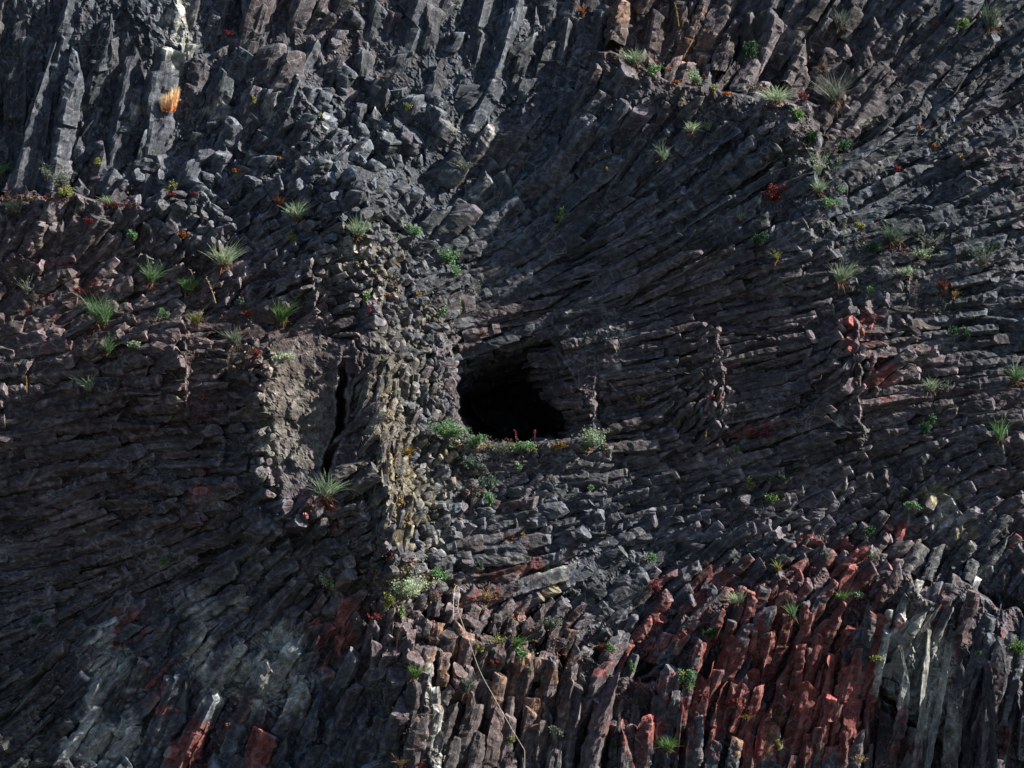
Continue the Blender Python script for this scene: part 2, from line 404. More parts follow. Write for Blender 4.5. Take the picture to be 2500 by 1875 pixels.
# ------------------------------------------------------------------ colour of the rock: mineral stains with their own shapes, plus painted sun and shade
DARK = np.array((0.029, 0.036, 0.050))
STAIN_SHADE = {
 'rust': (0.096, 0.024, 0.023), 'orange': (0.11, 0.058, 0.036), 'pale': (0.175, 0.180, 0.174), 'corner_shade': (0.018, 0.016, 0.016),  # last entry: shade of the lower left corner painted into the rock
 'yellow': (0.090, 0.078, 0.052), 'brown': (0.056, 0.036, 0.037), 'tan': (0.078, 0.073, 0.065),  # tan also paints the sunlit look of spur and slab into the rock
}
BLOBS = [
 ('brown',150,1250,300,250,.7),('brown',250,700,300,160,.6),('brown',1500,1000,300,160,.5),
 ('corner_shade',60,1680,200,190,.8),('corner_shade',60,1850,160,90,.8),('brown',2250,1800,300,140,.6),('rust',1600,1760,150,110,.45),('rust',2230,1530,120,90,.5),('rust',1950,1440,180,60,.6),
 ('pale',2240,1560,60,140,.7),('pale',2290,1760,60,110,.5),('pale',330,1690,50,100,.6),('pale',560,1600,50,70,.5),('pale',250,1740,50,90,.7),('pale',560,300,120,160,.3),('pale',860,340,90,120,.35),('pale',700,250,120,120,.25),
 ('pale',1500,900,60,80,.4),('pale',1400,800,70,50,.4),('pale',2150,1000,60,70,.35),('pale',850,700,90,90,.35),('pale',640,990,30,140,.45),('pale',1900,420,160,60,.2),('pale',1150,270,120,100,.25),
 ('brown',250,900,420,260,.9),('brown',100,600,200,150,.6),('brown',1250,1720,360,200,.8),('brown',1650,80,220,150,.7),('brown',2100,1150,500,250,.5),('brown',900,1500,260,120,.6),
 ('brown',2000,150,300,150,.6),('brown',1900,850,300,200,.4),('brown',860,1050,90,300,.5),
 ('rust',1930,1620,330,180,1.1),('tan',740,1000,110,180,.9),('brown',700,900,200,250,.7),('yellow',900,1350,120,120,.5),('rust',1990,1720,190,140,.95),('rust',1840,1500,170,90,.75),('rust',2170,1490,60,110,.95),('rust',1760,1760,190,120,.7),('rust',1660,1620,130,100,.4),
 ('rust',2105,785,60,45,.75),('rust',2080,830,24,50,.7),('rust',2155,930,40,60,.65),('rust',130,735,90,34,.7),('rust',110,650,60,40,.5),('rust',200,700,60,30,.5),
 ('rust',480,1195,60,50,.75),('rust',780,1240,60,55,.7),('rust',830,1560,70,80,.95),('rust',620,1770,55,100,.9),('rust',465,1840,60,80,.95),('rust',380,1700,60,60,.5),('rust',300,1520,60,40,.7),
 ('rust',1755,930,40,110,.42),('rust',2040,1375,110,60,.75),('rust',2440,1650,40,140,.5),('rust',1830,1060,60,40,.5),('rust',1160,1490,120,60,.45),('rust',2200,1290,40,30,.4),('rust',2480,1330,30,60,.6),
 ('rust',430,1020,100,50,.5),('rust',260,860,160,30,.4),('rust',1300,1420,120,60,.4),('rust',2200,1790,120,90,.55),('rust',1480,1600,90,60,.45),('rust',590,1640,30,50,.7),
 ('orange',1250,1650,260,150,.45),('orange',1080,1560,80,60,.5),('orange',780,1450,80,60,.4),('orange',1480,20,120,60,.4),('orange',1650,120,120,120,.5),('orange',1940,1500,200,140,.35),('orange',1820,1790,140,90,.5),
 ('pale',435,85,34,90,1),('pale',430,30,40,60,.7),('pale',650,1650,100,80,1.25),('pale',690,1590,60,60,1.1),('pale',490,1570,44,120,1.2),('pale',265,1650,50,120,1.2),('pale',245,1820,80,80,1.1),('pale',360,1800,50,80,.5),
 ('pale',2215,1620,60,170,1.2),('pale',2270,1680,60,150,1.15),('pale',2320,1600,20,160,.5),('pale',2310,1225,36,80,.9),('pale',2385,1385,45,36,.8),('pale',1068,1790,20,110,1),('pale',1050,1680,14,60,.8),('pale',1460,850,95,80,.42),
 ('pale',2120,300,34,22,.7),('pale',2220,380,150,60,.3),('pale',1425,555,50,34,.5),('pale',540,1470,110,50,.4),('pale',210,1290,60,50,.35),('pale',120,1170,80,40,.3),('pale',1250,70,80,70,.35),('pale',920,180,40,60,.4),
 ('pale',1200,400,130,120,.25),('pale',1340,1380,130,30,.4),('pale',1180,45,60,60,.3),('pale',330,270,30,24,.6),('pale',1480,1130,200,60,.2),('pale',2030,1040,80,50,.25),('pale',800,1200,30,60,.3),
 ('tan',720,1010,90,150,.8),('tan',660,1100,40,150,.6),('tan',880,640,110,110,.75),('tan',970,1050,90,320,.8),('yellow',1000,1250,60,160,.6),('yellow',1100,1150,120,120,.45),('yellow',850,1380,140,80,.4),('yellow',1380,1430,120,60,.4),('brown',1700,700,300,160,.6),('brown',400,1350,300,160,.6),('tan',800,420,160,120,.3),('tan',1010,1380,120,120,.4),('tan',640,900,70,70,.5),('tan',1030,900,50,120,.45),
 ('yellow',975,1180,34,170,.7),('yellow',960,860,34,90,.4),('yellow',2285,1195,40,40,.8),('yellow',2350,1330,40,50,.7),('yellow',430,970,24,70,.6),('yellow',470,1530,40,40,.8),('yellow',1665,240,18,50,.7),('yellow',930,720,40,40,.4),
]

def tint_at(x, y, P, rnd):
    """linear base colour for points; rnd is a per-stone random number 0..1"""
    c = np.repeat(DARK[None], len(x), 0)
    v = 0.72 + 0.6 * rnd
    c = c * v[:, None]
    n = noise3(P * 2.2, 21) * 0.55 + noise3(P * 6.5, 22) * 0.45 + noise3(P * 15.0, 23) * 0.4
    n2 = (rnd * 7.13) % 1.0
    warm = np.clip(noise3(P * 0.5, 25) * 0.9 + (n2 - 0.5) * 1.4, 0, 1)
    c = c * (1 + warm[:, None] * np.array((0.62, 0.0, -0.14)))
    for q, (kind, bx, by, rx, ry, a) in enumerate(BLOBS):
        if kind in ('brown', 'corner_shade'):
            wgt = a * np.exp(-((x - bx) / rx) ** 2 - ((y - by) / ry) ** 2)
        else:
            near = (np.abs(x - bx) < 2.6 * rx) & (np.abs(y - by) < 2.6 * ry)
            if not near.any():
                continue
            g = np.zeros(len(x))
            g[near] = a * np.exp(-0.8 * ((x[near] - bx) / rx) ** 2 - 0.8 * ((y[near] - by) / ry) ** 2)
            r2 = (rnd * 13.7 + q * 0.37) % 1.0
            wgt = smooth(0.50, 0.78, g + (0.60 if kind == 'rust' else 0.48) * n + (1.0 if kind == 'rust' else 0.75) * (r2 - 0.5)) * np.minimum(1, g * 3)
        c = c * (1 - wgt[:, None]) + wgt[:, None] * np.array(STAIN_SHADE[kind]) * (0.75 + 0.5 * rnd)[:, None]
    return c
# ------------------------------------------------------------------ the cliff: bedrock sheet
def build_bedrock():
    xs = np.arange(-420, 2921, 4.0)
    ys = np.arange(-420, 2241, 4.0)
    X, Y = np.meshgrid(xs, ys)
    x, y = X.ravel(), Y.ravel()
    h = relief(x, y) - 20
    f = fields(x, y)
    P = W(x, y, h)
    # the sheet lies behind the columns, by its true thickness on steep flanks
    gy, gx = np.gradient(h.reshape(X.shape), 4.0)
    steep = np.minimum(np.sqrt(1 + gx ** 2 + gy ** 2).ravel(), 4.0)
    h = h - 10 * np.minimum(f[:, 4], 1) * (steep - 1) * 2.0 + 9 * (1 - smooth(2.2, 4.5, f[:, 3]))
    slab = smooth(-14, 10, polydist(x, y, SLAB))
    h = h + 14 * slab - 22 * smooth(1400, 1500, y) * smooth(64, 72, f[:, 0]) * (x > 1000)
    G = np.stack([x / 60, y / 60, h / 60], 1)
    # plates stretched along the columns
    bear = np.array([5.0, 32.0, 60.0, 86.0])
    k = np.clip(np.interp(f[:, 0], bear, np.arange(4.0)), 0, 3)
    pl = np.zeros(len(x))
    for q, bq in enumerate(np.radians(bear)):
        wq = np.clip(1 - np.abs(k - q), 0, 1)
        m = wq > 0
        wd = np.clip(f[m, 1], 28, 90)
        al = x[m] * np.cos(bq) - y[m] * np.sin(bq); ac = x[m] * np.sin(bq) + y[m] * np.cos(bq)
        Q = np.stack([al / 150, ac / 46, h[m] / 120], 1)
        pl[m] += wq[m] * (facets(Q, 31 + q) + 0.45 * facets(Q * 2.4, 71 + q))
    h = h + (11 - 7 * slab) * pl + (5 - 2.5 * slab) * facets(G * 2.3, 41) + 3 * noise3(G * 3.3, 43) + 2.5 * facets(G * 4, 47)
    P = W(x, y, h)
    rnd = (facets(G * 0.8, 51) * 0.5 + 0.5).clip(0, 1)
    tint = tint_at(x, y, P, rnd)
    tint = np.where((tint[:, :1] > 2.0 * tint[:, 2:]), tint * 0.5 + DARK * 0.4, tint)
    nx, ny = len(xs), len(ys)
    i = np.arange(nx * ny).reshape(ny, nx)
    F = np.stack([i[:-1, :-1], i[1:, :-1], i[1:, 1:], i[:-1, 1:]], -1).reshape(-1, 4)
    me = mesh_from("cliff", P, F, ROCK, {"tint": ('FLOAT_COLOR', tint), "grain": ('FLOAT_VECTOR', P * 5.0)})
    o = link("cliff", me)
    o["kind"] = "structure"
    return o

cliff = build_bedrock()

# ------------------------------------------------------------------ the columns: every one a broken prism, set along the flow of the wall
def scatter(ncand, box, wmul, lmul, a, b, prob=1.0):
    x = rng.uniform(box[0], box[2], ncand); y = rng.uniform(box[1], box[3], ncand)
    f = fields(x, y)
    keep = rng.random(ncand) < f[:, 4] * (prob if prob == 1.0 else prob * np.clip((f[:, 3] - 6) / 18, 0.08, 1))
    sd = polydist(x, y, CAVE)
    low = y + (x - 1110) * 0.28 * (x < 1345) > 935
    th_ = np.radians(f[:, 0])
    main = prob == 1.0
    for q in (0.0, 0.35, 0.7, 1.0, 1.4):
        xx = x - np.cos(th_) * f[:, 2] * lmul * q; yy = y + np.sin(th_) * f[:, 2] * lmul * q
        keep &= polydist(xx, yy, CAVE_LOW) < -6
        if main and q < 1.2:
            keep &= polydist(xx, yy, CAVE) < 26
        if q < 1.2:
            keep &= polydist(xx, yy, SLAB) < 9
    keep &= polydist(x + np.cos(th_) * 20, y, SLAB) < 13
    keep &= polydist(x, y, CAVE) < 70
    x, y, f = x[keep], y[keep], f[keep]
    ax, ay, k = np.empty(len(x)), np.empty(len(x)), 0
    out = []
    th = np.radians(f[:, 0])
    cu, su = np.cos(th), np.sin(th)
    aa = np.where((y > 1430) & (x > 1000) & main, 0.56, a)
    ww, ll = f[:, 1] * wmul, f[:, 2] * lmul
    for i in range(len(x)):
        dx = ax[:k] - x[i]; dy = ay[:k] - y[i]
        dv = dx * cu[i] - dy * su[i]
        du = dx * su[i] + dy * cu[i]
        m = (du / (aa[i] * ww[i])) ** 2 + (dv / (b * ll[i])) ** 2
        if k and m.min() < 1:
            continue
        ax[k], ay[k] = x[i], y[i]; k += 1
        out.append(i)
    o = np.array(out)
    return x[o], y[o], f[o]

BOX = (-170, -170, 2670, 2010)
x1, y1, f1 = scatter(120000, BOX, 1, 1, 0.67, 0.48)
x2, y2, f2 = scatter(60000, BOX, 0.62, 0.45, 1.0, 0.9, 0.6)
# loose rim of the cave
x3 = rng.uniform(1060, 1460, 1500); y3 = rng.uniform(780, 1140, 1500)
sd3 = polydist(x3, y3, CAVE)
k3 = ((sd3 < 3) & (sd3 > -46) & (y3 > 850) & (rng.random(1500) < 0.55)) | ((sd3 > 3) & (polydist(x3, y3, CAVE_LOW) < -4) & (y3 < 960) & (rng.random(1500) < 0.35))
x2 = np.concatenate([x2, x3[k3]]); y2 = np.concatenate([y2, y3[k3]]); f2 = np.concatenate([f2, fields(x3[k3], y3[k3])])
lay = np.concatenate([np.zeros(len(x1)), np.ones(len(x2))])
cx = np.concatenate([x1, x2]); cy = np.concatenate([y1, y2]); cf = np.concatenate([f1, f2])
n = len(cx)
print("columns", len(x1), len(x2))
cf[:, 0] += rng.normal(0, 1, n) * np.where(lay == 0, np.where((cy > 1430) & (cx > 1000), 1.6, 2.6), 13) * np.clip(cf[:, 3] / 14, 0.5, 1.8)
cw = cf[:, 1] * rng.uniform(0.88, 1.38, n) * np.where(lay == 0, 1, 0.62)
cw *= np.where((cx < 500) & (cy < 430), 0.86, 1.0)
cw *= np.where((cy > 1430) & (cx > 1000) & (lay == 0), 0.80, 1.0)
cl = cf[:, 2] * rng.uniform(0.8, 1.45, n) * np.where(lay == 0, 1, 0.45)
cphi = np.radians(cf[:, 3] * rng.uniform(0.6, 1.4, n) + rng.normal(0, 3, n) + np.where(lay == 0, 0, 5))
th = np.radians(cf[:, 0])
# tip point = sample point shifted to the upper end
h0 = relief(cx, cy)
ex, ey = np.cos(th), -np.sin(th)
# both ends are set in the wall: the tail deep, the tip a little proud
hT = relief(cx - ex * cl, cy - ey * cl)
falling = (h0 - hT) / cl < -0.3
cl = np.where(falling, cl * 0.42, cl)
hT = relief(cx - ex * cl, cy - ey * cl)
hM = relief(cx - ex * cl * 0.5, cy - ey * cl * 0.5)
slope = np.clip((h0 - hT + 0.35 * cw) / cl, -0.8, 0.9)
ang = np.arctan(slope) + 0.6 * cphi
sunk = np.maximum(h0 - np.tan(ang) * cl - hT + 0.25 * cw, 0)          # a tail still out of the wall is pushed in
A = np.stack([np.cos(th) * np.cos(ang), -np.sin(ang), np.sin(th) * np.cos(ang)], 1)
U = np.cross(A, np.array([0, -1.0, 0])); U /= np.linalg.norm(U, axis=1)[:, None]
Vv = np.cross(A, U)
r0 = cw / 2 / SC
emb = (cw * rng.uniform(-0.36, 0.10, n) - cf[:, 4] * 0)
emb = np.where(lay == 0, emb, emb - cw * 0.1)
panel = (cx > 2160) & (cy > 1400) & (lay == 0)          # the fluted panel: columns flush with each other
emb = np.where(panel, emb * 0.35 - 0.1 * cw, emb)
# low slabs sit deeper
# organ pipes of the foot stand proud
emb += 0.30 * cw * smooth(1400, 1500, cy) * smooth(64, 72, cf[:, 0]) * (cx > 1000)
emb -= 0.22 * (1 - smooth(2.2, 4.5, cf[:, 3])) * cw * ~((cy > 1400) & (cx > 1000))
emb -= np.minimum(sunk, 1.2 * cw)
emb -= 0.16 * cw * (((cx < 500) & (cy < 430)) | ((cx > 900) & (cx < 1450) & (cy < 480)))
tip = W(cx, cy, h0 + emb)
Lm = cl / SC
crand = rng.random(n)
print("fields done")

def build_columns(idx, M, R):
    """vertices (n, rings, M, 3) of the chosen columns"""
    m = len(idx)
    r = r0[idx][:, None]
    a = np.linspace(0, 2 * np.pi, M, endpoint=False)[None] + rng.uniform(0, 6.28, (m, 1))
    ka = np.arange(6)[None] * (np.pi / 3) + rng.uniform(-0.28, 0.28, (m, 6)) + rng.uniform(0, 6.28, (m, 1))
    kd = r * rng.uniform(0.74, 1.08, (m, 6))
    rad = np.min(kd[:, None, :] / np.maximum(np.cos(a[:, :, None] - ka[:, None, :]), 0.12), 2)
    rad = np.minimum(rad, r * 1.22)
    s = np.linspace(0, 1, R)[None]
    nseg = np.clip(Lm[idx] / (r[:, 0] * 2) / rng.uniform(0.75, 2.0, m), 1, 12)[:, None]
    seg = np.floor(s * nseg + crand[idx][:, None]).astype(int)
    so_u = rng.normal(0, 0.10, (m, 14)); so_v = rng.normal(0, 0.10, (m, 14)); so_s = rng.uniform(0.86, 1.08, (m, 14))
    ar = np.arange(m)[:, None]
    ou, ov, sc = so_u[ar, seg], so_v[ar, seg], so_s[ar, seg]
    # a shut joint shows as a groove
    jf = (s * nseg + crand[idx][:, None]) % 1.0
    groove = np.minimum(jf, 1 - jf) * Lm[idx][:, None] / nseg
    sc = sc * (1 - 0.15 * np.exp(-(groove / (0.018)) ** 2))
    sc = sc * (1 - 0.04 * smooth(0.95, 1.0, s))
    u = rad[:, None, :] * np.cos(a)[:, None, :] * sc[:, :, None] + (ou * r)[:, :, None]
    v = rad[:, None, :] * np.sin(a)[:, None, :] * sc[:, :, None] * rng.uniform(0.85, 1.1, (m, 1, 1)) + (ov * r)[:, :, None]
    t = np.repeat((-(1 - s) * Lm[idx][:, None])[:, :, None], M, 2)
    bend = rng.normal(0, 0.14, (m, 1, 1)) * r[:, :, None]
    u = u + bend * (t / Lm[idx][:, None, None]) ** 2 * 2
    # cap rings
    cu = rng.normal(0, 0.38, (m, 1, 1)); cv = rng.normal(0, 0.38, (m, 1, 1))
    bump = rng.uniform(-0.05, 0.22, (m, 1)) * r
    capu, capv, capt = [], [], []
    for k, q in enumerate((0.96, 0.66, 0.33, 0.04)):
        capu.append((u[:, -1] - ou[:, -1:] * r) * q + ou[:, -1:] * r); capv.append((v[:, -1] - ov[:, -1:] * r) * q + ov[:, -1:] * r)
        capt.append(t[:, -1] + bump * (1 - q * q) * 0.6 + 0.02 * r)
    u = np.concatenate([u, np.stack(capu, 1)], 1); v = np.concatenate([v, np.stack(capv, 1)], 1); t = np.concatenate([t, np.stack(capt, 1)], 1)
    RR = R + 4
    sw = np.concatenate([np.linspace(0, 1, R), np.ones(4)])[None, :, None]
    t = t + (u * cu + v * cv) * (0.25 + 0.75 * sw ** 2)
    # fracture planes knock the corners off
    for j in range(5):
        ja = rng.uniform(0, 6.28, (m, 1, 1))
        sl_ = rng.uniform(-0.1, 0.5, (m, 1, 1)) if j < 2 else rng.normal(0, 0.10, (m, 1, 1))
        nn = np.sqrt(1 + sl_ ** 2)
        nu, nv_, nt_ = np.cos(ja) / nn, np.sin(ja) / nn, sl_ / nn
        t0 = -Lm[idx][:, None, None] * (rng.uniform(0.0, 0.45, (m, 1, 1)) if j < 2 else rng.uniform(0, 1, (m, 1, 1)))
        d0 = r[:, :, None] * rng.uniform(0.70, 1.02, (m, 1, 1))
        dist = u * nu + v * nv_ - d0 / nn + (t - t0) * nt_
        over = np.clip(dist, 0, None)
        u = u - over * nu; v = v - over * nv_; t = t - over * nt_
    P = tip[idx][:, None, None] + u[..., None] * U[idx][:, None, None] + v[..., None] * Vv[idx][:, None, None] + t[..., None] * A[idx][:, None, None]
    rr = np.hypot(u, v) + 1e-6
    side = np.concatenate([np.ones(R), np.array([0.8, 0.3, 0.1, 0])])[None, :, None]
    Nn = (u / rr * side)[..., None] * U[idx][:, None, None] + (v / rr * side)[..., None] * Vv[idx][:, None, None] + (np.broadcast_to(1 - side, u.shape))[..., None] * A[idx][:, None, None]
    P[..., 1] += (np.clip(cf[idx, 3] / 16, 0.2, 0.9)[:, None, None] * r[:, :, None] * np.clip(-t / Lm[idx][:, None, None], 0, 1.2) ** 2)
    pf = P.reshape(-1, 3)
    rk = np.broadcast_to(r[:, :, None], u.shape).reshape(-1)
    off = np.broadcast_to((crand[idx] * 91.0)[:, None, None], u.shape).reshape(-1)[:, None]
    d = 0.05 * noise3(pf / (rk[:, None] * 1.1) + off, 61) + 0.04 * noise3(pf / (rk[:, None] * 0.45) + off, 62) + 0.15 * facets(pf / (rk[:, None] * 0.95) + off, 63)
    d = d * np.minimum(rk, 0.30)
    d += 0.010 * noise3(pf / 0.05, 64)
    pf = pf + Nn.reshape(-1, 3) * d[:, None]
    grain = np.stack([u / 0.10, v / 0.10, t / 0.55], -1).reshape(-1, 3) + off
    rn = np.broadcast_to(crand[idx][:, None, None], u.shape).reshape(-1)
    qx, qy = to_px(pf)
    tint = tint_at(qx, qy, pf, rn)
    # broken ends tinted paler than the flanks to paint in their sunlit look
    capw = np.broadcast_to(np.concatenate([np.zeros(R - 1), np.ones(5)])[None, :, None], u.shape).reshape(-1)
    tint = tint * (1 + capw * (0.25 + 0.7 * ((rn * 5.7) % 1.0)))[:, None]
    g = np.arange(RR * M).reshape(RR, M)
    g2 = np.roll(g, -1, 1)
    F0 = np.stack([g[:-1], g2[:-1], g2[1:], g[1:]], -1).reshape(-1, 4)
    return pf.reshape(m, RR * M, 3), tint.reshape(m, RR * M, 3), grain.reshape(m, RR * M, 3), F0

# orientation of U, V, A: make the faces look outwards
FLIP = np.dot(np.cross(U[0], Vv[0]), A[0]) < 0

# the hundred that show largest are parts of the cliff by themselves, the rest one part
inframe = (cx > 20) & (cx < 2480) & (cy > 20) & (cy < 1890) & (lay == 0)
score = np.where(inframe, cw * cl * np.clip(emb / cw + 0.8, 0.05, 1), 0)
big = np.argsort(-score)[:100]
isbig = np.zeros(n, bool); isbig[big] = True

Vs, Ts, Gs, Fs, base = [], [], [], [], 0
for lo, hi, M in ((0, 26, 14), (26, 42, 20), (42, 60, 26), (60, 400, 34)):
    for l0, l1 in ((0, 60), (60, 110), (110, 180), (180, 280), (280, 900)):
        idx = np.where((cw >= lo) & (cw < hi) & (cl >= l0) & (cl < l1))[0]
        if not len(idx):
            continue
        R = int(np.clip((l0 + min(l1, 500)) / 2 / 7.0, 8, 60))
        for s in range(0, len(idx), 500):
            sub = idx[s:s + 500]
            Pv, Tv, Gv, F0 = build_columns(sub, M, R)
            if FLIP:
                F0 = F0[:, ::-1]
            nv = Pv.shape[1]
            sel = ~isbig[sub]
            for q in np.where(~sel)[0]:
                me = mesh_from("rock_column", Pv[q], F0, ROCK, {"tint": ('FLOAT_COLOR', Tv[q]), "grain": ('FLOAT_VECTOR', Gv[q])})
                o = link("rock_column", me, cliff)
                tm = Tv[q].mean(0)
                if tm[0] > 2.0 * tm[2] and tm[0] > 0.08:
                    o["label"] = "rust red basalt column"
                elif tm.mean() > 0.13:
                    o["label"] = "pale crusted basalt column"
            k = int(sel.sum())
            if k:
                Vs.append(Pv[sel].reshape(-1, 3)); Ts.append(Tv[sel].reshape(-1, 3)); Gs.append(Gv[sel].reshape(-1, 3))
                Fs.append((F0[None] + (np.arange(k) * nv)[:, None, None]).reshape(-1, 4) + base)
                base += k * nv
Vs, Ts, Gs, Fs = np.concatenate(Vs), np.concatenate(Ts), np.concatenate(Gs), np.concatenate(Fs)
print("column verts", len(Vs))
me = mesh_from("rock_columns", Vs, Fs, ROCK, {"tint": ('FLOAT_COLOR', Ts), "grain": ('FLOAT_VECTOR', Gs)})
rest = link("rock_columns", me, cliff)
rest["kind"] = "stuff"

# front surface of the rock, per 4-pixel cell, for setting plants on it
GX, GY, CELL = -200, -200, 5
HM = np.full((430, 580), -1e9)
def splat(P):
    qx, qy = to_px(P)
    i = ((qy - GY) / CELL).astype(int); j = ((qx - GX) / CELL).astype(int)
    ok = (i >= 0) & (i < HM.shape[0]) & (j >= 0) & (j < HM.shape[1])
    np.maximum.at(HM, (i[ok], j[ok]), -P[ok, 1] * SC)
splat(Vs)
bv = np.empty(len(cliff.data.vertices) * 3, np.float32); cliff.data.vertices.foreach_get("co", bv); splat(bv.reshape(-1, 3).astype(float))
for ch in cliff.children:
    if ch.name.startswith("rock_column") and ch is not rest:
        bv = np.empty(len(ch.data.vertices) * 3, np.float32); ch.data.vertices.foreach_get("co", bv); splat(bv.reshape(-1, 3).astype(float))
del Vs, Ts, Gs, Fs

def front(px, py, rad=0):
    i = int((py - GY) / CELL); j = int((px - GX) / CELL)
    return float(HM[max(i - rad, 0):i + rad + 1, max(j - rad, 0):j + rad + 1].max())
# ------------------------------------------------------------------ plants rooted on the rock
PAL = {   # two linear colours a leaf is drawn between, and the colour of the withered base
 'sage':  ((0.22,0.31,0.20),(0.36,0.46,0.32),(0.12,0.07,0.05)),
 'pale':  ((0.33,0.44,0.27),(0.54,0.63,0.45),(0.17,0.08,0.05)),
 'green': ((0.09,0.20,0.09),(0.20,0.34,0.17),(0.11,0.06,0.04)),
 'deep':  ((0.025,0.07,0.035),(0.05,0.12,0.06),(0.05,0.035,0.03)),
 'vivid': ((0.09,0.19,0.06),(0.20,0.33,0.12),(0.11,0.07,0.04)),
 'lime':  ((0.17,0.20,0.06),(0.29,0.31,0.11),(0.18,0.09,0.04)),
 'grey':  ((0.12,0.15,0.13),(0.21,0.24,0.20),(0.10,0.07,0.05)),
 'bluish':((0.07,0.12,0.10),(0.14,0.20,0.16),(0.10,0.06,0.04)),
 'red':   ((0.13,0.022,0.022),(0.26,0.05,0.045),(0.09,0.035,0.03)),
 'rose':  ((0.14,0.035,0.05),(0.24,0.08,0.10),(0.10,0.04,0.04)),
 'orange':((0.26,0.08,0.025),(0.42,0.17,0.05),(0.16,0.06,0.03)),
 'gold':  ((0.26,0.16,0.04),(0.42,0.29,0.09),(0.18,0.09,0.04)),
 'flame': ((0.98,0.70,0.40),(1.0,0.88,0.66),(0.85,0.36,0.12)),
 'straw': ((0.24,0.17,0.09),(0.38,0.29,0.17),(0.16,0.09,0.06)),
 'russet':((0.09,0.038,0.028),(0.18,0.075,0.05),(0.09,0.04,0.03)),
 'twig':  ((0.13,0.12,0.11),(0.22,0.21,0.19),(0.10,0.08,0.07)),
}
PX = 1 / SC

def strips(base, dirs, length, width, droop, col0, col1, segs=4):
    """tapered curved blades; all arrays per blade"""
    m = len(base)
    s = np.linspace(0, 1, segs + 1)[None, :, None]
    dirs = dirs / np.linalg.norm(dirs, axis=1)[:, None]
    P = base[:, None] + length[:, None, None] * (dirs[:, None] * s + droop[:, None] * s ** 2)
    wv = np.cross(dirs, rng.normal(0, 1, (m, 3)) * 0.5 + np.array([0, -1.0, 0]))
    wv /= np.linalg.norm(wv, axis=1)[:, None]
    wd = width[:, None, None] * (1 - 0.85 * s ** 1.5) * 0.5
    V = np.stack([P - wv[:, None] * wd, P + wv[:, None] * wd], 2).reshape(m, -1, 3)
    C = (col0[:, None] * (1 - s) + col1[:, None] * s)
    C = np.repeat(C[:, :, None], 2, 2).reshape(m, -1, 3)
    k = np.arange(segs) * 2
    F = np.stack([k, k + 1, k + 3, k + 2], 1)
    nv = (segs + 1) * 2
    F = (F[None] + (np.arange(m) * nv)[:, None, None]).reshape(-1, 4)
    return V.reshape(-1, 3), C.reshape(-1, 3), F

def leaves(P, size, col, aspect=1.7):
    """small bent leaves at points"""
    m = len(P)
    a = rng.normal(0, 1, (m, 3)) + np.array([0, -0.2, 0.5]); a /= np.linalg.norm(a, axis=1)[:, None]
    b = np.cross(a, rng.normal(0, 1, (m, 3))); b /= np.linalg.norm(b, axis=1)[:, None]
    c = np.cross(a, b)
    L = size[:, None] * aspect
    v = np.stack([P, P + a * L * 0.5 + b * size[:, None] * 0.5 + c * size[:, None] * 0.15, P + a * L, P + a * L * 0.5 - b * size[:, None] * 0.5 + c * size[:, None] * 0.15], 1)
    F = np.arange(m * 4).reshape(m, 4)
    return v.reshape(-1, 3), np.repeat(col, 4, 0), F

def mixc(pal, m, lo=0.0):
    t = rng.random((m, 1))
    v = rng.uniform(0.75, 1.2, (m, 1))
    return (np.array(pal[0]) * (1 - t) + np.array(pal[1]) * t) * v

def join(parts):
    V, C, F, b = [], [], [], 0
    for v, c, f in parts:
        V.append(v); C.append(c); F.append(f + b); b += len(v)
    return np.concatenate(V), np.concatenate(C), np.concatenate(F)

def plant_mesh(name, data, parent=None):
    V, C, F = data
    me = mesh_from(name, V, F, PLANT, {"tint": ('FLOAT_COLOR', C)}, flat=False)
    return link(name, me, parent)

def disc(m, rx, ry=None):
    a = rng.uniform(0, 6.283, m); r = np.sqrt(rng.random(m))
    return np.stack([r * np.cos(a) * rx, r * np.sin(a) * (rx if ry is None else ry) * 1.0, np.zeros(m)], 1)

def make_tuft(w, h, pal, fine=1.0, lean=0.0):
    m = int(np.clip(w * 2.2, 30, 170))
    base = disc(m, w * 0.16 * PX, w * 0.10 * PX)
    sp = rng.normal(0, 1, (m, 2)) * np.array([0.30 * w / h + 0.05, 0.28]) * rng.uniform(0.6, 1.25)
    lean = rng.normal(0, 0.15)
    d = np.stack([sp[:, 0] + lean, sp[:, 1] - 0.25, np.ones(m)], 1)
    ln = h * PX * rng.uniform(0.45, 1.12, m)
    droop = np.stack([np.sign(sp[:, 0]) * 0.12 + rng.normal(0, 0.08, m), -0.10 + rng.normal(0, 0.05, m), -rng.uniform(0.0, 0.35, m)], 1)
    droop[:, 0] += rng.normal(0.03, 0.10)
    droop[:, 2] -= rng.uniform(0, 0.25, m)
    c1 = mixc(pal, m)
    c0 = 0.55 * np.array(pal[2]) + 0.45 * c1
    blades = strips(base, d, ln, np.full(m, 1.7 * fine * PX) * rng.uniform(0.7, 1.3, m), droop, c0 * 0.4 + c1 * 0.6, c1, 5)
    mb = max(12, m // 3)
    bb = disc(mb, w * 0.22 * PX, w * 0.12 * PX)
    db = np.stack([rng.normal(0, 0.9, mb), rng.normal(-0.5, 0.4, mb), rng.normal(0.1, 0.5, mb)], 1)
    cb = np.array(pal[2]) * rng.uniform(0.6, 1.5, (mb, 1))
    dead = strips(bb, db, h * PX * rng.uniform(0.12, 0.32, mb), np.full(mb, 2.6 * PX), np.stack([np.zeros(mb), np.zeros(mb), -rng.uniform(0.2, 0.8, mb)], 1), cb, cb, 3)
    return [("blades", blades), ("withered_base", dead)]

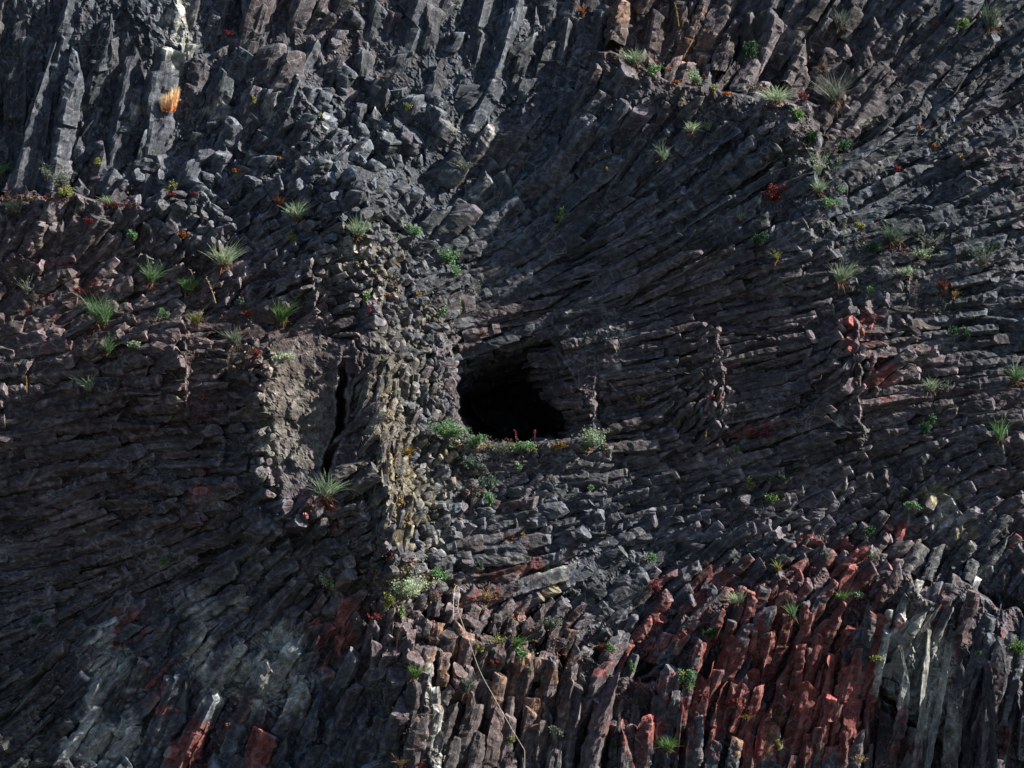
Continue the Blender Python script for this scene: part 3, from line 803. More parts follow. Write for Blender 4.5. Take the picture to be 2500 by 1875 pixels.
def make_brush(w, h, pal):
    """dense upright brush of dry blades on a rusty root"""
    m = 190
    t = rng.uniform(-1, 1, m)
    base = np.stack([t * 0.24 * w, rng.uniform(-0.12, 0.12, m) * w, rng.uniform(-0.02, 0.1, m) * h], 1) * PX
    d = np.stack([t * 0.28 + 0.06 + rng.normal(0, 0.06, m), rng.normal(-0.25, 0.15, m), np.ones(m)], 1)
    ln = h * PX * (0.62 + 0.34 * np.clip(t + 0.45, 0, 1)) * rng.uniform(0.8, 1.12, m)
    droop = np.stack([-0.10 * t + 0.03, np.full(m, -0.05), np.zeros(m)], 1)
    c1 = mixc(pal, m)
    c0 = np.array(pal[2]) * rng.uniform(0.8, 1.2, (m, 1))
    blades = strips(base, d, ln, np.full(m, 2.6 * PX), droop, 0.45 * c0 + 0.55 * c1, c1, 5)
    mb = 60
    bb = np.stack([rng.uniform(-0.26, 0.26, mb) * w, rng.uniform(-0.15, 0.1, mb) * w, np.zeros(mb)], 1) * PX
    db = np.stack([rng.normal(0, 0.5, mb), rng.normal(-0.4, 0.3, mb), rng.normal(0.5, 0.4, mb)], 1)
    cb = np.array((0.42, 0.09, 0.03)) * rng.uniform(0.6, 1.2, (mb, 1))
    dead = strips(bb, db, h * PX * rng.uniform(0.12, 0.25, mb), np.full(mb, 2.8 * PX), np.zeros((mb, 3)), cb, cb, 3)
    return [("blades", blades), ("withered_base", dead)]

def make_shrub(w, h, pal, wood=None):
    ns = int(np.clip(w / 3, 8, 30))
    base = disc(ns, w * 0.12 * PX, w * 0.08 * PX)
    sp = np.stack([rng.normal(0, 0.55 * w / h, ns), rng.normal(-0.35, 0.35, ns), np.ones(ns)], 1)
    ln = h * PX * rng.uniform(0.5, 1.05, ns)
    sp = sp / np.linalg.norm(sp, axis=1)[:, None]
    droop = np.stack([rng.normal(0, 0.15, ns), rng.normal(-0.1, 0.1, ns), rng.uniform(-0.35, 0.05, ns)], 1)
    cw_ = np.array(wood or pal[2]) * rng.uniform(0.7, 1.3, (ns, 1))
    stems = strips(base, sp, ln, np.full(ns, 1.8 * PX), droop, cw_, cw_, 5)
    per = int(np.clip(h * 1.4, 26, 90))
    s = rng.uniform(0.25, 1.08, (ns, per, 1))
    P = base[:, None] + ln[:, None, None] * (sp[:, None] * s + droop[:, None] * s ** 2) + rng.normal(0, 0.035, (ns, per, 3)) * min(w, h) * PX * 1.6
    P = P.reshape(-1, 3)
    fol = leaves(P, rng.uniform(1.6, 3.3, len(P)) * PX, mixc(pal, len(P)))
    return [("stems", stems), ("foliage", fol)]

def make_herb(w, h, pal):
    m = int(np.clip(w * h * 0.42, 60, 620))
    cl_ = max(3, int(w / 8))
    cc = np.stack([rng.uniform(-0.42, 0.42, cl_) * w, rng.uniform(-0.25, 0.05, cl_) * w, rng.uniform(0.1, 0.75, cl_) * h], 1) * PX
    k = rng.integers(0, cl_, m)
    P = cc[k] + rng.normal(0, 1, (m, 3)) * np.array([0.10 * w, 0.08 * w, 0.13 * h]) * PX
    lv = leaves(P, rng.uniform(1.8, 3.9, m) * PX, mixc(pal, m))
    ns = cl_ * 2
    sb = disc(ns, w * 0.15 * PX, w * 0.08 * PX)
    tgt = cc[np.arange(ns) % cl_]
    cs = np.array(pal[2]) * rng.uniform(0.8, 1.3, (ns, 1))
    st = strips(sb, tgt - sb + 1e-4, np.linalg.norm(tgt - sb, axis=1), np.full(ns, 1.7 * PX), np.zeros((ns, 3)), cs, cs, 3)
    return [("stems", st), ("leaves", lv)]

def make_succulent(w, h, pal):
    m = int(np.clip(w * h * 0.22, 24, 240))
    ns = max(6, m // 10)
    sb = disc(ns, w * 0.05 * PX, w * 0.04 * PX)
    d = np.stack([rng.normal(0, 0.75 * w / h, ns), rng.normal(-0.3, 0.3, ns), np.ones(ns)], 1)
    ln = np.minimum(h, w * 0.6) * PX * rng.uniform(0.45, 1.1, ns)
    k = rng.integers(0, ns, m)
    P = sb[k] + d[k] / np.linalg.norm(d[k], axis=1)[:, None] * (ln[k] * np.sqrt(rng.uniform(0.03, 1, m)))[:, None]
    lv = leaves(P, rng.uniform(1.8, 3.6, m) * PX, mixc(pal, m), 1.9)
    cs = np.array(pal[2]) * rng.uniform(0.8, 1.6, (ns, 1))
    st = strips(sb, d, ln, np.full(ns, 1.6 * PX), np.zeros((ns, 3)), cs, cs, 3)
    return [("stems", st), ("leaves", lv)]

def make_wisp(w, h, pal):
    m = int(np.clip(w * 0.55, 12, 44))
    base = disc(m, w * 0.14 * PX, w * 0.08 * PX)
    d = np.stack([rng.normal(0, 0.42 * w / h, m), rng.normal(-0.3, 0.3, m), np.ones(m)], 1)
    ln = h * PX * rng.uniform(0.5, 1.1, m)
    droop = np.stack([rng.normal(0, 0.28, m), rng.normal(-0.1, 0.1, m), -rng.uniform(0, 0.4, m)], 1)
    c1 = mixc(pal, m); c0 = 0.6 * np.array(pal[2]) + 0.4 * c1
    st = strips(base, d, ln, np.full(m, 1.6 * PX), droop, c0, c1, 6)
    dn = d / np.linalg.norm(d, axis=1)[:, None]
    per = 9
    s = rng.uniform(0.35, 1.0, (m, per, 1))
    P = (base[:, None] + ln[:, None, None] * (dn[:, None] * s + droop[:, None] * s ** 2) + rng.normal(0, 0.012, (m, per, 3))).reshape(-1, 3)
    lv = leaves(P, rng.uniform(1.3, 2.6, len(P)) * PX, mixc(pal, len(P)), 2.2)
    return [("stems", st), ("leaves", lv)]

def make_stalk(w, h, pal):
    m = 1
    base = disc(m, w * 0.02 * PX)
    d = np.stack([rng.normal(0, 0.12, m), rng.normal(-0.2, 0.1, m), np.ones(m)], 1)
    ln = h * PX * np.array([1.0])
    droop = np.stack([rng.normal(0, 0.12, m), np.zeros(m), np.zeros(m)], 1)
    c = mixc(pal, m)
    st = strips(base, d, ln, np.full(m, 2.2 * PX), droop, c, c, 5)
    dn = d / np.linalg.norm(d, axis=1)[:, None]
    s = rng.uniform(0.3, 1.0, (m, 46, 1))
    P = (base[:, None] + ln[:, None, None] * (dn[:, None] * s + droop[:, None] * s ** 2) + rng.normal(0, 0.003, (m, 46, 3))).reshape(-1, 3)
    hd = leaves(P, rng.uniform(1.6, 3.2, len(P)) * PX, mixc(pal, len(P)), 1.5)
    return [("stem", st), ("seed_head", hd)]

MAKERS = {'grass_tuft': make_tuft, 'shrub': make_shrub, 'herb': make_herb, 'succulent': make_succulent, 'wispy_plant': make_wisp, 'dead_stalk': make_stalk, 'dry_grass': make_tuft}
CATS = {'grass_tuft': 'grass tuft', 'shrub': 'shrub', 'herb': 'herb', 'succulent': 'succulent', 'wispy_plant': 'wispy plant', 'dead_stalk': 'dead stalk', 'dry_grass': 'dry grass'}
GROUPS = {'grass_tuft': 'grass tufts rooted in the cliff', 'shrub': 'shrubs rooted in the cliff', 'herb': 'leafy herbs in rock crevices', 'succulent': 'red and orange succulents on the rock', 'wispy_plant': 'wispy plants hanging on the cliff', 'dead_stalk': 'dead stalks on the cliff', 'dry_grass': 'dry grass clumps on the cliff'}

def plant(kind, cx_, cy_, w_, h_, pal, label):
    bx, by = cx_, cy_ + h_ * 0.5
    hh = max(front(bx, by, 1), front(bx, by - 6, 1)) + 2
    if pal == 'flame':
        hh = max(front(bx + q, by - k, 1) for q in (-18, 0, 18) for k in (0, 12, 24, 36, 48, 60)) - 4
    P0 = W(np.array([bx]), np.array([by]), np.array([hh]))[0]
    if kind == T:
        w_, h_ = w_ * 1.12, h_ * 1.15
    if kind == R:
        w_, h_ = w_ * 0.8, h_ * 0.85
    parts = make_brush(w_, h_, PAL[pal]) if pal == 'flame' else MAKERS[kind](w_, h_, PAL[pal])
    if w_ * h_ < 700:                       # too small in the photo to show its parts
        o = plant_mesh(kind, join([p[1] for p in parts]))
    else:
        o = bpy.data.objects.new(kind, None); COL.objects.link(o)
        o.empty_display_size = 0.05
        for nm, data in parts:
            plant_mesh(nm, data, o)
    o.location = P0
    o["label"] = label; o["category"] = CATS[kind]; o["group"] = GROUPS[kind]
    return o

T, S, H, R, WI, DS, DG = 'grass_tuft', 'shrub', 'herb', 'succulent', 'wispy_plant', 'dead_stalk', 'dry_grass'
PLANTS = [
 (DG,411,243,66,58,'flame',"glowing orange dry grass clump under the pale slab, brightest spot on the cliff"),
 (R,559,77,44,24,'red',"dark red succulent patch near the top edge, right of the pale slab"),
 (H,623,243,12,14,'lime',"tiny yellow green herb on tilted blocks right of the orange grass clump"),
 (H,783,278,10,12,'lime',"tiny lime herb on pale tilted blocks, upper middle left"),
 (H,233,392,20,22,'lime',"small yellow green herb below the dark vertical columns at upper left"),
 (WI,112,412,34,56,'bluish',"tall blue green wispy plant above the left ledge, beside a grey tuft"),
 (S,150,432,46,52,'grey',"grey green bush standing on the left ledge behind yellow leaves"),
 (H,166,466,56,24,'lime',"yellow green leafy mat at the foot of the grey bush on the left ledge"),
 (T,40,497,48,44,'grey',"grey grass tuft on the left ledge near the photo's left edge"),
 (T,4,407,24,36,'green',"green tuft cut off by the left edge of the photo"),
 (T,725,508,56,50,'sage',"sage tuft on tilted blocks right of a brown dry clump, middle left"),
 (DG,680,484,36,30,'russet',"brown dry clump directly left of a sage tuft on tilted blocks"),
 (R,420,472,36,14,'red',"low red succulent strip under a yellow green sprig, left ledge's right end"),
 (H,418,454,30,22,'lime',"yellow green sprig above a red succulent strip, left ledge's right end"),
 (R,477,470,28,14,'red',"red succulent at the far right end of the left ledge"),
 (R,278,496,110,22,'russet',"long brownish red mat creeping along the left ledge"),
 (T,266,486,34,30,'sage',"thin sage tuft poking out of the long brownish red mat"),
 (R,216,532,34,28,'red',"dead red sprig hanging below the left ledge"),
 (T,546,615,72,64,'pale',"big pale green tuft on dark blocks, left of the lit spur"),
 (H,328,573,30,26,'green',"small green herb beside a brown stalk, below the left ledge"),
 (DS,343,556,14,66,'russet',"tall brown stalk beside a small green herb below the left ledge"),
 (R,450,568,34,22,'orange',"orange red succulent on dark blocks between the ledge and the spur"),
 (R,577,412,26,20,'orange',"small orange star shaped succulent above the tilted blocks"),
 (R,683,383,16,14,'gold',"tiny golden succulent on pale broken blocks"),
 (H,711,572,20,34,'lime',"thin yellow green herb left of a pale spiky tuft on the spur"),
 (T,1548,134,78,42,'sage',"spreading sage tuft on the bulging block, left of a green herb on the upper ledge"),
 (H,1602,170,36,30,'green',"green leafy herb on the upper ledge, right below a spreading sage tuft"),
 (R,1650,197,40,12,'orange',"orange succulent strip along the upper ledge"),
 (H,1694,190,34,40,'sage',"pale sage herb on the upper ledge right of an orange strip"),
 (T,1686,306,48,32,'pale',"bright pale tuft with red base below the upper ledge"),
 (T,1729,305,26,26,'sage',"smaller sage tuft right of the bright pale tuft with red base"),
 (T,1621,368,36,46,'sage',"pale green tuft alone on the dark slab below the bright pale tuft"),
 (H,998,258,22,14,'lime',"tiny yellow green mat under a dark overhang, upper middle"),
 (H,1366,520,24,32,'vivid',"vivid green herb with orange leaves, alone on the dark massive wall"),
 (R,1358,524,14,22,'orange',"orange leaves attached beside the vivid green herb on the dark wall"),
 (T,874,552,58,52,'sage',"spiky sage tuft on the blocks at the top of the lit spur"),
 (H,1004,560,42,30,'green',"green mat right of the spiky sage tuft at the spur's top"),
 (S,1090,622,54,46,'green',"bushy green shrub trailing down right, above the cave"),
 (H,1112,655,26,40,'green',"trailing green sprig at the lower end of the bushy shrub above the cave"),
 (R,1482,409,12,12,'gold',"tiny gold flower on the dark wall right of the vivid herb"),
 (DG,1424,16,22,34,'orange',"orange withered leaves at the top edge, above the upper ledge"),
 (WI,1135,400,44,40,'grey',"faint grey wispy plant in the dark recess, upper middle"),
 (DS,1658,34,18,60,'gold',"golden stalk with green foot at the top edge, among brown columns"),
 (H,1825,114,40,48,'deep',"dark green herb in the gap between brown columns at upper right"),
 (T,1893,224,84,50,'pale',"brightest pale green tuft at the upper ledge's right end"),
 (T,2036,207,84,86,'grey',"large grey green grass clump right of the brightest pale tuft"),
 (H,1951,276,40,36,'vivid',"green herb below the brightest pale tuft, at the ledge's corner"),
 (H,1966,232,30,24,'rose',"purple flowered herb between the brightest tuft and the large grey clump"),
 (R,2283,54,24,16,'orange',"orange succulent at the top right, left of vivid green leaves"),
 (H,2352,52,34,34,'vivid',"vivid green leaves left of a dark grass clump in the top right corner"),
 (T,2420,30,80,78,'bluish',"large dark grass clump in the top right corner"),
 (H,1742,221,24,22,'lime',"yellow green herb in the middle of the upper ledge"),
 (R,1775,226,56,12,'orange',"orange moss like succulent strip left of the brightest pale tuft"),
 (H,1978,334,36,36,'deep',"dark ivy like herb below the green herb at the ledge corner"),
 (WI,1998,388,40,76,'sage',"tall pale wispy plant in the gully below the dark ivy"),
 (H,2040,398,36,30,'bluish',"blue green herb right of the tall pale wispy plant in the gully"),
 (H,2060,352,52,28,'deep',"dark green mat above the blue green herb in the gully"),
 (T,1999,450,48,38,'sage',"sage tuft on the slab's right corner, lower gully"),
 (H,2030,494,44,22,'green',"flat green herb under the sage tuft on the slab's right corner"),
 (WI,2052,459,18,28,'green',"slim green sprig just right of the sage tuft on the slab corner"),
 (S,1887,468,46,46,'red',"red leaved little shrub alone on the sloping dark slab"),
 (R,2246,307,16,16,'orange',"bright orange succulent on the smooth grey wall, upper right"),
 (R,2283,352,20,16,'orange',"dull orange succulent below the bright orange one on the grey wall"),
 (R,2344,376,16,14,'gold',"golden succulent on the grey wall, right of the orange pair"),
 (R,2190,404,26,26,'red',"red star shaped succulent on the ridges left of the grey wall"),
 (T,1808,525,22,26,'sage',"small pale tuft on the layered slabs below the red shrub"),
 (H,1854,578,36,36,'deep',"dark green herb on layered slabs, above a yellow tipped tuft"),
 (T,1897,618,20,36,'lime',"yellow tipped tuft on layered slabs, below a dark herb"),
 (T,2182,560,72,58,'bluish',"broad grey green grass clump on the right hand gully floor"),
 (WI,2252,612,58,40,'sage',"pale wispy plant right below the broad grass clump"),
 (WI,2400,600,88,100,'bluish',"large dark wispy plant hanging near the right edge, above half height"),
 (H,2132,604,44,26,'deep',"dark green mat below the broad grey green clump"),
 (DS,2060,560,14,60,'lime',"slim lime stalk in the gully left of the broad grass clump"),
 (H,2098,552,26,18,'lime',"yellow green leaves between the lime stalk and the broad clump"),
 (T,247,748,92,82,'green',"largest green tuft on the left, above a dark crack"),
 (T,370,660,48,62,'green',"arching green tuft with drooping tips, left of a bushy bright tuft"),
 (T,461,690,64,38,'vivid',"bushy bright green tuft right of the arching tuft"),
 (T,689,755,66,60,'vivid',"spiky bright green tuft below the lit blocks, left of the spur"),
 (T,575,816,60,56,'grey',"grey green drooping tuft below the bluish sprig"),
 (T,476,772,46,34,'lime',"yellow green tuft with orange base, near the middle left"),
 (H,398,768,26,26,'green',"small green herb left of the yellow green tuft with orange base"),
 (T,264,836,30,54,'green',"narrow green tuft below the largest left tuft"),
 (H,320,842,36,24,'sage',"pale sage rosette right of the narrow green tuft"),
 (T,218,930,32,52,'sage',"lone pale tuft on the dark brown wall, left side"),
 (WI,64,692,38,54,'grey',"grey green wispy plant above the long rust red slab, far left"),
 (R,189,697,26,34,'red',"bright red succulent right of the long rust red slab"),
 (H,594,738,26,30,'bluish',"bluish sprig above a rusty dry clump"),
 (DG,602,759,44,24,'russet',"rusty dry clump under the bluish sprig"),
 (R,490,963,24,22,'orange',"orange succulent in a cleft of the yellowish nose, left"),
 (H,692,868,44,20,'pale',"cream and lime succulent rosette above the smooth slab"),
 (R,625,859,36,26,'red',"dark red succulent left of the cream rosette"),
 (T,795,1178,84,76,'sage',"big pale tuft with red brown base below the black cleft"),
 (R,790,1216,56,26,'russet',"red brown withered mat under the big pale tuft below the cleft"),
 (WI,274,1184,48,36,'twig',"dry grey twigs fanned on the dark wall, lower left"),
 (R,324,1175,22,28,'red',"small red succulent right of the dry grey twigs"),
 (DS,66,938,14,40,'gold',"thin golden stalk in the dark wall near the left edge"),
 (DS,527,705,16,70,'straw',"tall straw stalk between the bushy bright tuft and the bluish sprig"),
 (DS,555,874,12,58,'straw',"straw coloured seed stalk hanging below the grey drooping tuft"),
 (R,594,713,14,12,'rose',"tiny pink succulent above the bluish sprig"),
 (S,1092,1040,98,56,'green',"dense green bush on the left lip of the cave"),
 (S,1160,1070,52,40,'green',"green bush trailing into the cave mouth"),
 (WI,1223,1086,66,50,'grey',"grey twiggy plant on the cave sill with bare upright stems"),
 (H,1281,1084,62,28,'green',"green mat on the middle of the cave sill"),
 (DS,1262,1066,10,34,'rose',"pink flower spike at the left end of the green sill mat"),
 (DS,1304,1066,10,36,'rose',"taller pink flower spike right of its twin on the cave sill"),
 (R,1366,1082,64,22,'gold',"golden mat on the right part of the cave sill"),
 (S,1443,1064,66,56,'sage',"silvery shrub just right of the cave mouth"),
 (S,1150,1126,56,38,'bluish',"bluish green shrub below the cave's left lip"),
 (H,1196,1175,44,34,'bluish',"bluish herb under the shrub below the cave, first of two"),
 (H,1195,1218,34,36,'green',"green herb lowest of the plants below the cave's left side"),
 (DS,1123,750,18,58,'lime',"lime green stalks with orange foot above the cave's upper left corner"),
 (H,1084,764,24,26,'green',"green sprig left of the lime stalks above the cave"),
 (R,1023,712,20,18,'gold',"golden succulent on the pale blocks of the spur"),
 (H,893,725,24,20,'vivid',"bright green herb on the lit spur, above a dark pink succulent"),
 (R,901,748,24,24,'rose',"dark pink succulent below the bright herb on the lit spur"),
 (R,948,716,12,16,'orange',"tiny orange succulent on the lit spur among pale blocks"),
 (DG,1179,808,26,18,'russet',"brown clump on the rock roof above the cave"),
 (H,1443,1188,22,16,'green',"small green herb on blocks well below the silvery shrub"),
 (H,1266,1140,22,16,'green',"small green herb on blocks under the cave sill"),
 (DG,996,1096,34,30,'gold',"yellow dry clump on the yellowish spur left of the cave"),
 (H,1563,970,14,22,'lime',"tiny lime herb on reddish rock right of the cave"),
 (WI,1165,698,24,36,'grey',"grey wisp on pale rock above the cave's left"),
 (T,2051,660,52,60,'sage',"pale curved tuft on dark rock above the rust red blocks, right side"),
 (WI,2125,706,32,26,'green',"thin green wisp with red foot right of the pale curved tuft"),
 (WI,2210,655,50,36,'sage',"pale wisp below the hanging wispy plants, right side"),
 (T,2273,936,50,38,'sage',"pale tuft on the right wall, beyond the rust red blocks"),
 (H,2260,1032,40,44,'deep',"dark green herb below the pale tuft on the right wall"),
 (T,2441,1046,42,58,'green',"green grass by the right edge, at cave height"),
 (T,2478,906,42,54,'green',"green grass cut by the right edge, above another green clump"),
 (H,1800,1096,20,18,'vivid',"small vivid green cushion right of the slate blocks"),
 (H,1882,1216,38,22,'vivid',"larger vivid green cushion on the block field, lower right of the cave"),
 (WI,1916,1160,48,42,'bluish',"bluish plant with red stem above the larger vivid cushion"),
 (S,1866,1056,30,26,'rose',"rose red leafy sprig above the vivid green cushions"),
 (H,1833,1178,20,26,'lime',"yellow green sprig between the two vivid green cushions"),
 (WI,1781,1128,34,32,'grey',"grey wisp just below the small vivid cushion"),
 (H,2229,1234,40,22,'green',"green herb beside the yellow stained rock, right"),
 (DG,2302,688,44,36,'russet',"reddish dead clump on the far right wall"),
 (DG,2329,714,24,22,'gold',"yellow dry clump under the reddish dead clump, far right"),
 (H,2341,804,44,24,'deep',"dark green mat on the far right wall below the dry clumps"),
 (DS,1723,1062,8,22,'gold',"tiny yellow stalk between slate blocks right of the cave"),
 (H,395,1366,34,20,'vivid',"lone green herb with red base on the dark lower left wall"),
 (H,802,1416,42,46,'pale',"light green leafy herb on the lit rubble, left of the big fluffy shrub"),
 (R,285,1566,30,26,'red',"bright red sprig on the dark lower left wall"),
 (H,89,1514,26,18,'deep',"faint dark green herb near the left edge, low on the wall"),
 (R,602,1486,14,12,'gold',"tiny gold lichen like succulent on grey slabs, lower left"),
 (R,559,1764,22,26,'orange',"orange succulent between rust columns, bottom left"),
 (S,992,1422,92,76,'pale',"big fluffy pale green shrub at the spur's foot"),
 (H,948,1464,34,34,'lime',"yellow green herb at the lower left of the big fluffy shrub"),
 (H,980,1490,26,24,'vivid',"bright green herb right under the big fluffy shrub"),
 (R,911,1502,44,26,'red',"bright red succulent left below the big fluffy shrub"),
 (H,1070,1400,44,34,'green',"green and red herb right of the big fluffy shrub"),
 (R,1046,1404,40,26,'russet',"russet mat between the big fluffy shrub and the green red herb"),
 (WI,1189,1450,58,36,'straw',"straw coloured wispy plant right of the cord's upper end"),
 (T,1260,1563,50,32,'vivid',"vivid grass tuft above a twin on the lower ledge"),
 (H,1274,1590,36,26,'green',"green herb just below the vivid grass tuft on the lower ledge"),
 (T,1011,1634,46,42,'vivid',"bright grass tuft left of the cord, over the dark columns"),
 (T,1139,1660,32,62,'bluish',"tall bluish tuft beside the cord among the lower columns"),
 (H,1305,1632,30,16,'green',"flat green herb on column tops right of the cord"),
 (T,1632,1812,56,40,'vivid',"vivid grass tuft at the bottom, above a rust red column"),
 (H,1247,1806,18,16,'lime',"tiny lime herb near the cord's lower end"),
 (R,1023,1860,26,22,'red',"red succulent at the bottom edge, near the pale rib"),
 (H,1677,1656,40,44,'green',"green herb on a column top with yellow moss, left of the rust field"),
 (R,1662,1642,28,12,'gold',"yellow moss cap left of the green herb on a column top"),
 (S,1598,1428,34,40,'rose',"rosy wisp on the tilted slabs above the lower ledge"),
 (H,1586,1358,36,26,'green',"green herb on the tilted slabs above the rosy wisp"),
 (H,1171,1378,22,18,'deep',"small dark herb right of the green red herb"),
 (DS,969,1562,12,60,'russet',"russet stalk on the lower rubble, below the bright red succulent"),
 (DS,1080,1620,10,54,'russet',"slender russet stalk just left of the tall bluish tuft"),
 (R,1243,1305,36,26,'russet',"russet succulent on blocks below the cave, beside a gold one"),
 (R,1276,1302,16,12,'gold',"gold succulent right of a russet one below the cave"),
 (H,1366,1782,36,22,'grey',"grey herb in the shade between bottom columns"),
 (H,1501,1814,28,26,'deep',"dark herb between bottom columns left of the vivid tuft"),
 (H,1495,1582,22,30,'green',"green sprig beside a brown moss mound, lower middle"),
 (DG,1470,1574,32,28,'russet',"brown moss mound left of a green sprig, lower middle"),
 (S,1347,1516,50,32,'grey',"grey sage bush on the slabs above the lower ledge"),
 (WI,1216,1556,44,34,'lime',"yellowish wispy plant left of the vivid grass tuft, lower ledge"),
 (H,1173,1578,24,18,'lime',"small yellow green herb where the cord crosses the lower ledge"),
 (R,1208,1613,40,14,'red',"red succulent strip beside the overhanging block, lower ledge"),
 (H,1542,1624,14,28,'green',"thin green sprig on grey column tops, lower middle"),
 (DG,977,1852,38,34,'straw',"straw clump at the bottom edge left of the red succulent"),
 (T,1800,1456,70,36,'pale',"pale tuft on a column top at the rust field's upper left"),
 (T,2055,1450,36,26,'vivid',"vivid green tuft amid the rust column tops"),
 (H,2094,1452,32,16,'sage',"pale leaf rosette right of the vivid tuft in the rust field"),
 (T,1901,1374,22,34,'lime',"yellow tipped tuft above the rust field"),
 (T,2128,1354,30,24,'sage',"sage tuft on the rubble above the rust field, right"),
 (H,2013,1356,22,16,'bluish',"bluish herb on the rubble above the rust field, left of a sage tuft"),
 (S,2482,1574,46,42,'vivid',"green shrub at the right edge, over long dark columns"),
 (H,2144,1602,36,18,'lime',"yellow green mat in a notch of the rust field"),
 (H,1727,1540,42,26,'deep',"dark green herb above a red succulent, left of the rust field"),
 (R,1746,1564,34,14,'red',"red succulent under the dark green herb, left of the rust field"),
 (R,1797,1710,48,22,'red',"red succulent patch between lower columns, left of the rust field"),
 (DG,1822,1745,40,14,'gold',"yellow straw strip below the red patch between columns"),
 (H,2128,1293,40,22,'deep',"dark green mat on the block field, right"),
 (T,1935,1486,34,42,'green',"dark yellowish grass hanging between rust columns"),
 (WI,2098,1846,30,34,'straw',"straw wisp at the bottom amid rust columns"),
 (H,2389,1594,14,10,'vivid',"tiny green speck of a herb on the long grey columns"),
 (DS,2449,1422,16,38,'straw',"straw stalk above the long dark columns, far right"),
 (H,1899,1818,12,26,'lime',"lime sprig low between rust columns"),
 (T,2010,160,30,24,'russet',"russet grass bit above the large grey green clump"),
 (T,2050,40,40,56,'grey',"grey grass hanging at the top edge, upper right"),
 (WI,2270,580,60,44,'grey',"grey tangle right of the broad grass clump on the gully floor"),
 (WI,2310,940,40,34,'grey',"grey tangle right of the pale tuft on the right wall"),
]
seen_labels = set()
for e in PLANTS:
    assert e[6] not in seen_labels, e[6]
    seen_labels.add(e[6])
    plant(*e)

# ------------------------------------------------------------------ creeping ground cover on ledges and in crevices: nobody could count it
CREEP = [ # x0,y0,x1,y1, spread, n, colours
 (0,480,330,500,10,420,('russet','red','straw')),(1500,140,1960,238,8,420,('russet','orange','green')),(1120,1085,1480,1098,10,520,('russet','lime','orange','deep')),
 (1110,1060,1180,1220,24,420,('bluish','russet','green')),(560,750,640,900,26,300,('russet','straw')),(860,1330,1080,1480,46,700,('russet','red','straw','lime')),
 (1080,1420,1420,1620,30,620,('russet','straw','red','lime')),(1950,240,2060,700,22,520,('russet','bluish','rose')),(2040,560,2320,640,40,620,('bluish','russet','rose','sage')),
 (470,640,560,900,24,420,('russet','straw','orange')),(880,620,1060,780,34,260,('orange','lime','russet')),(930,900,990,1280,18,420,('straw','gold','russet')),
 (760,1200,860,1300,30,300,('russet','rose','straw')),(1640,1400,1960,1400,40,260,('russet','rose')),(2200,640,2340,760,40,320,('russet','straw','sage')),
 (0,1500,220,1830,60,700,('russet','twig')),(1700,1700,1860,1740,16,200,('red','rose')),(900,1480,1000,1860,40,300,('russet','straw','red')),
]
gv = []
for x0, y0, x1_, y1_, spd, m, cs in CREEP:
    m = int(m * 2.0)
    t = rng.random(m)
    px_ = x0 + (x1_ - x0) * t + rng.normal(0, spd, m)
    py_ = y0 + (y1_ - y0) * t + rng.normal(0, spd * 0.5, m)
    # clumps, not an even sprinkle
    k = noise2(px_, py_, 26, 91) > -0.05
    px_, py_ = px_[k], py_[k]
    hh = np.array([front(a, b) for a, b in zip(px_, py_)])
    P = W(px_, py_, hh + 1.0)
    pick = (facets(np.stack([px_ / 22, py_ / 22, px_ * 0], 1), 95) * 0.5 + 0.5).clip(0, 0.999)
    col = np.array([mixc(PAL[cs[int(q * len(cs))]], 1)[0] for q in pick]) * 0.95
    gv.append(leaves(P, rng.uniform(1.6, 4.0, len(P)) * PX, col, 2.0))
gc = plant_mesh("ground_cover", join(gv))
gc["kind"] = "stuff"; gc["label"] = "low russet and green creepers on ledges and in crevices"

# ------------------------------------------------------------------ the pale cord hanging over the lower columns
def tube(pts, rad, sides=6):
    pts = np.array(pts, float)
    V, F = [], []
    for i, p in enumerate(pts):
        d = pts[min(i + 1, len(pts) - 1)] - pts[max(i - 1, 0)]
        d /= np.linalg.norm(d)
        a = np.cross(d, [0, 1, 0]); a /= np.linalg.norm(a)
        b = np.cross(d, a)
        for k in range(sides):
            q = 6.283 * k / sides
            V.append(p + rad * (math.cos(q) * a + math.sin(q) * b))
        if i:
            for k in range(sides):
                F.append((len(V) - 2 * sides + k, len(V) - 2 * sides + (k + 1) % sides, len(V) - sides + (k + 1) % sides, len(V) - sides + k))
    return np.array(V), F

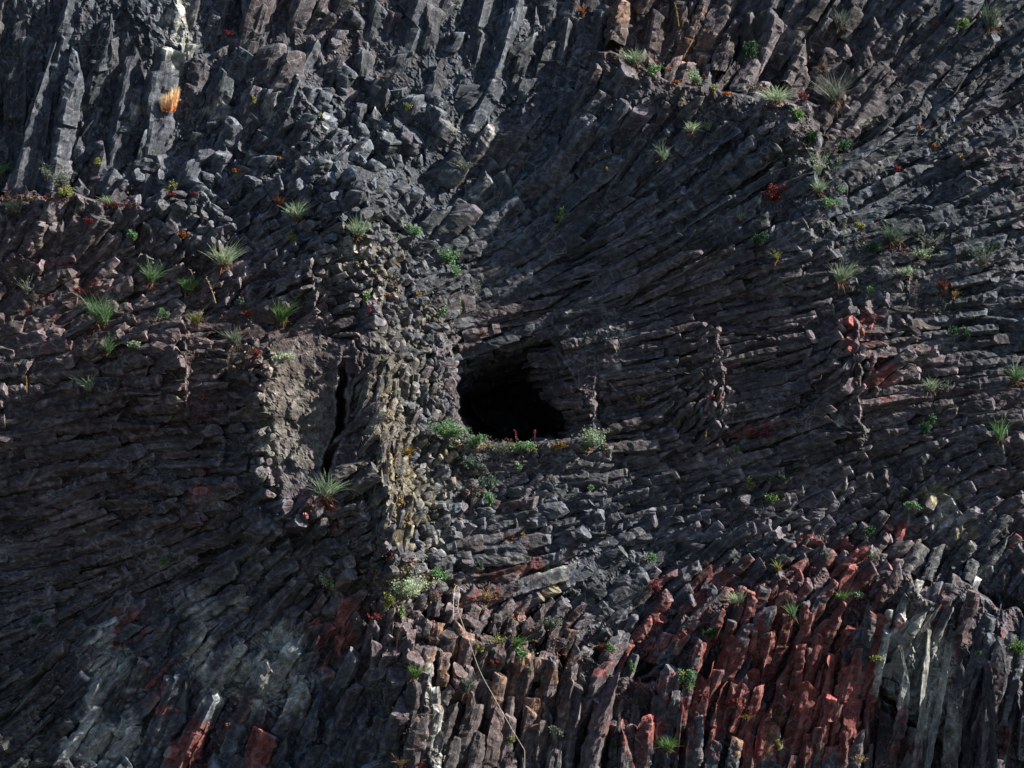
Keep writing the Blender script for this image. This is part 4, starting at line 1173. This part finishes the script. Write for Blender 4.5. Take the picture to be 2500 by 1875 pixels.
cm = bpy.data.materials.new("cord")
cm.use_nodes = True
cb = cm.node_tree.nodes["Principled BSDF"]
cn = cm.node_tree.nodes.new("ShaderNodeTexNoise"); cn.inputs["Scale"].default_value = 18
cr = cm.node_tree.nodes.new("ShaderNodeValToRGB")
cr.color_ramp.elements[0].color = (0.26, 0.24, 0.20, 1); cr.color_ramp.elements[1].color = (0.48, 0.45, 0.39, 1)
cm.node_tree.links.new(cn.outputs[0], cr.inputs[0]); cm.node_tree.links.new(cr.outputs[0], cb.inputs["Base Color"])
cb.inputs["Roughness"].default_value = 0.8
path = [(1106,1512),(1107,1470),(1109,1438),(1114,1429),(1120,1433),(1121,1455),(1117,1488),(1130,1525),(1144,1562),(1156,1597),(1168,1630),(1180,1656),(1205,1700),(1230,1745),(1252,1784),(1272,1817),(1281,1832),(1281,1890)]
pp = np.array(path, float)
tt = np.linspace(0, len(pp) - 1, 70)
qx = np.interp(tt, np.arange(len(pp)), pp[:, 0]); qy = np.interp(tt, np.arange(len(pp)), pp[:, 1])
hh = np.array([front(a, b, 1) for a, b in zip(qx, qy)])
# pulled taut: it only touches the proud edges
hs = hh.copy()
for _ in range(30):
    hs[1:-1] = np.maximum(hh[1:-1], 0.5 * (hs[:-2] + hs[2:]))
Vc, Fc = tube(W(qx, qy, hs + 3.0), 0.0062)
co = link("cord", mesh_from("cord", Vc, Fc, cm, flat=False))
co["label"] = "thin pale cord looped over a block and hanging down the lower columns"; co["category"] = "cord"

# ------------------------------------------------------------------ the ground at the foot of the cliff
gm = bpy.data.materials.new("scree")
gm.use_nodes = True
gb = gm.node_tree.nodes["Principled BSDF"]; gb.inputs["Roughness"].default_value = 0.95
gn = gm.node_tree.nodes.new("ShaderNodeTexNoise"); gn.inputs["Scale"].default_value = 1.5; gn.inputs["Detail"].default_value = 8
gr_ = gm.node_tree.nodes.new("ShaderNodeValToRGB")
gr_.color_ramp.elements[0].color = (0.03, 0.03, 0.025, 1); gr_.color_ramp.elements[1].color = (0.08, 0.08, 0.06, 1)
gm.node_tree.links.new(gn.outputs[0], gr_.inputs[0]); gm.node_tree.links.new(gr_.outputs[0], gb.inputs["Base Color"])
Vg = np.array([(-400, -400, -12.6), (400, -400, -12.6), (400, 300, -12.6), (-400, 300, -12.6)], float)
gd = link("ground", mesh_from("ground", Vg, [(0, 1, 2, 3)], gm))
gd["kind"] = "structure"
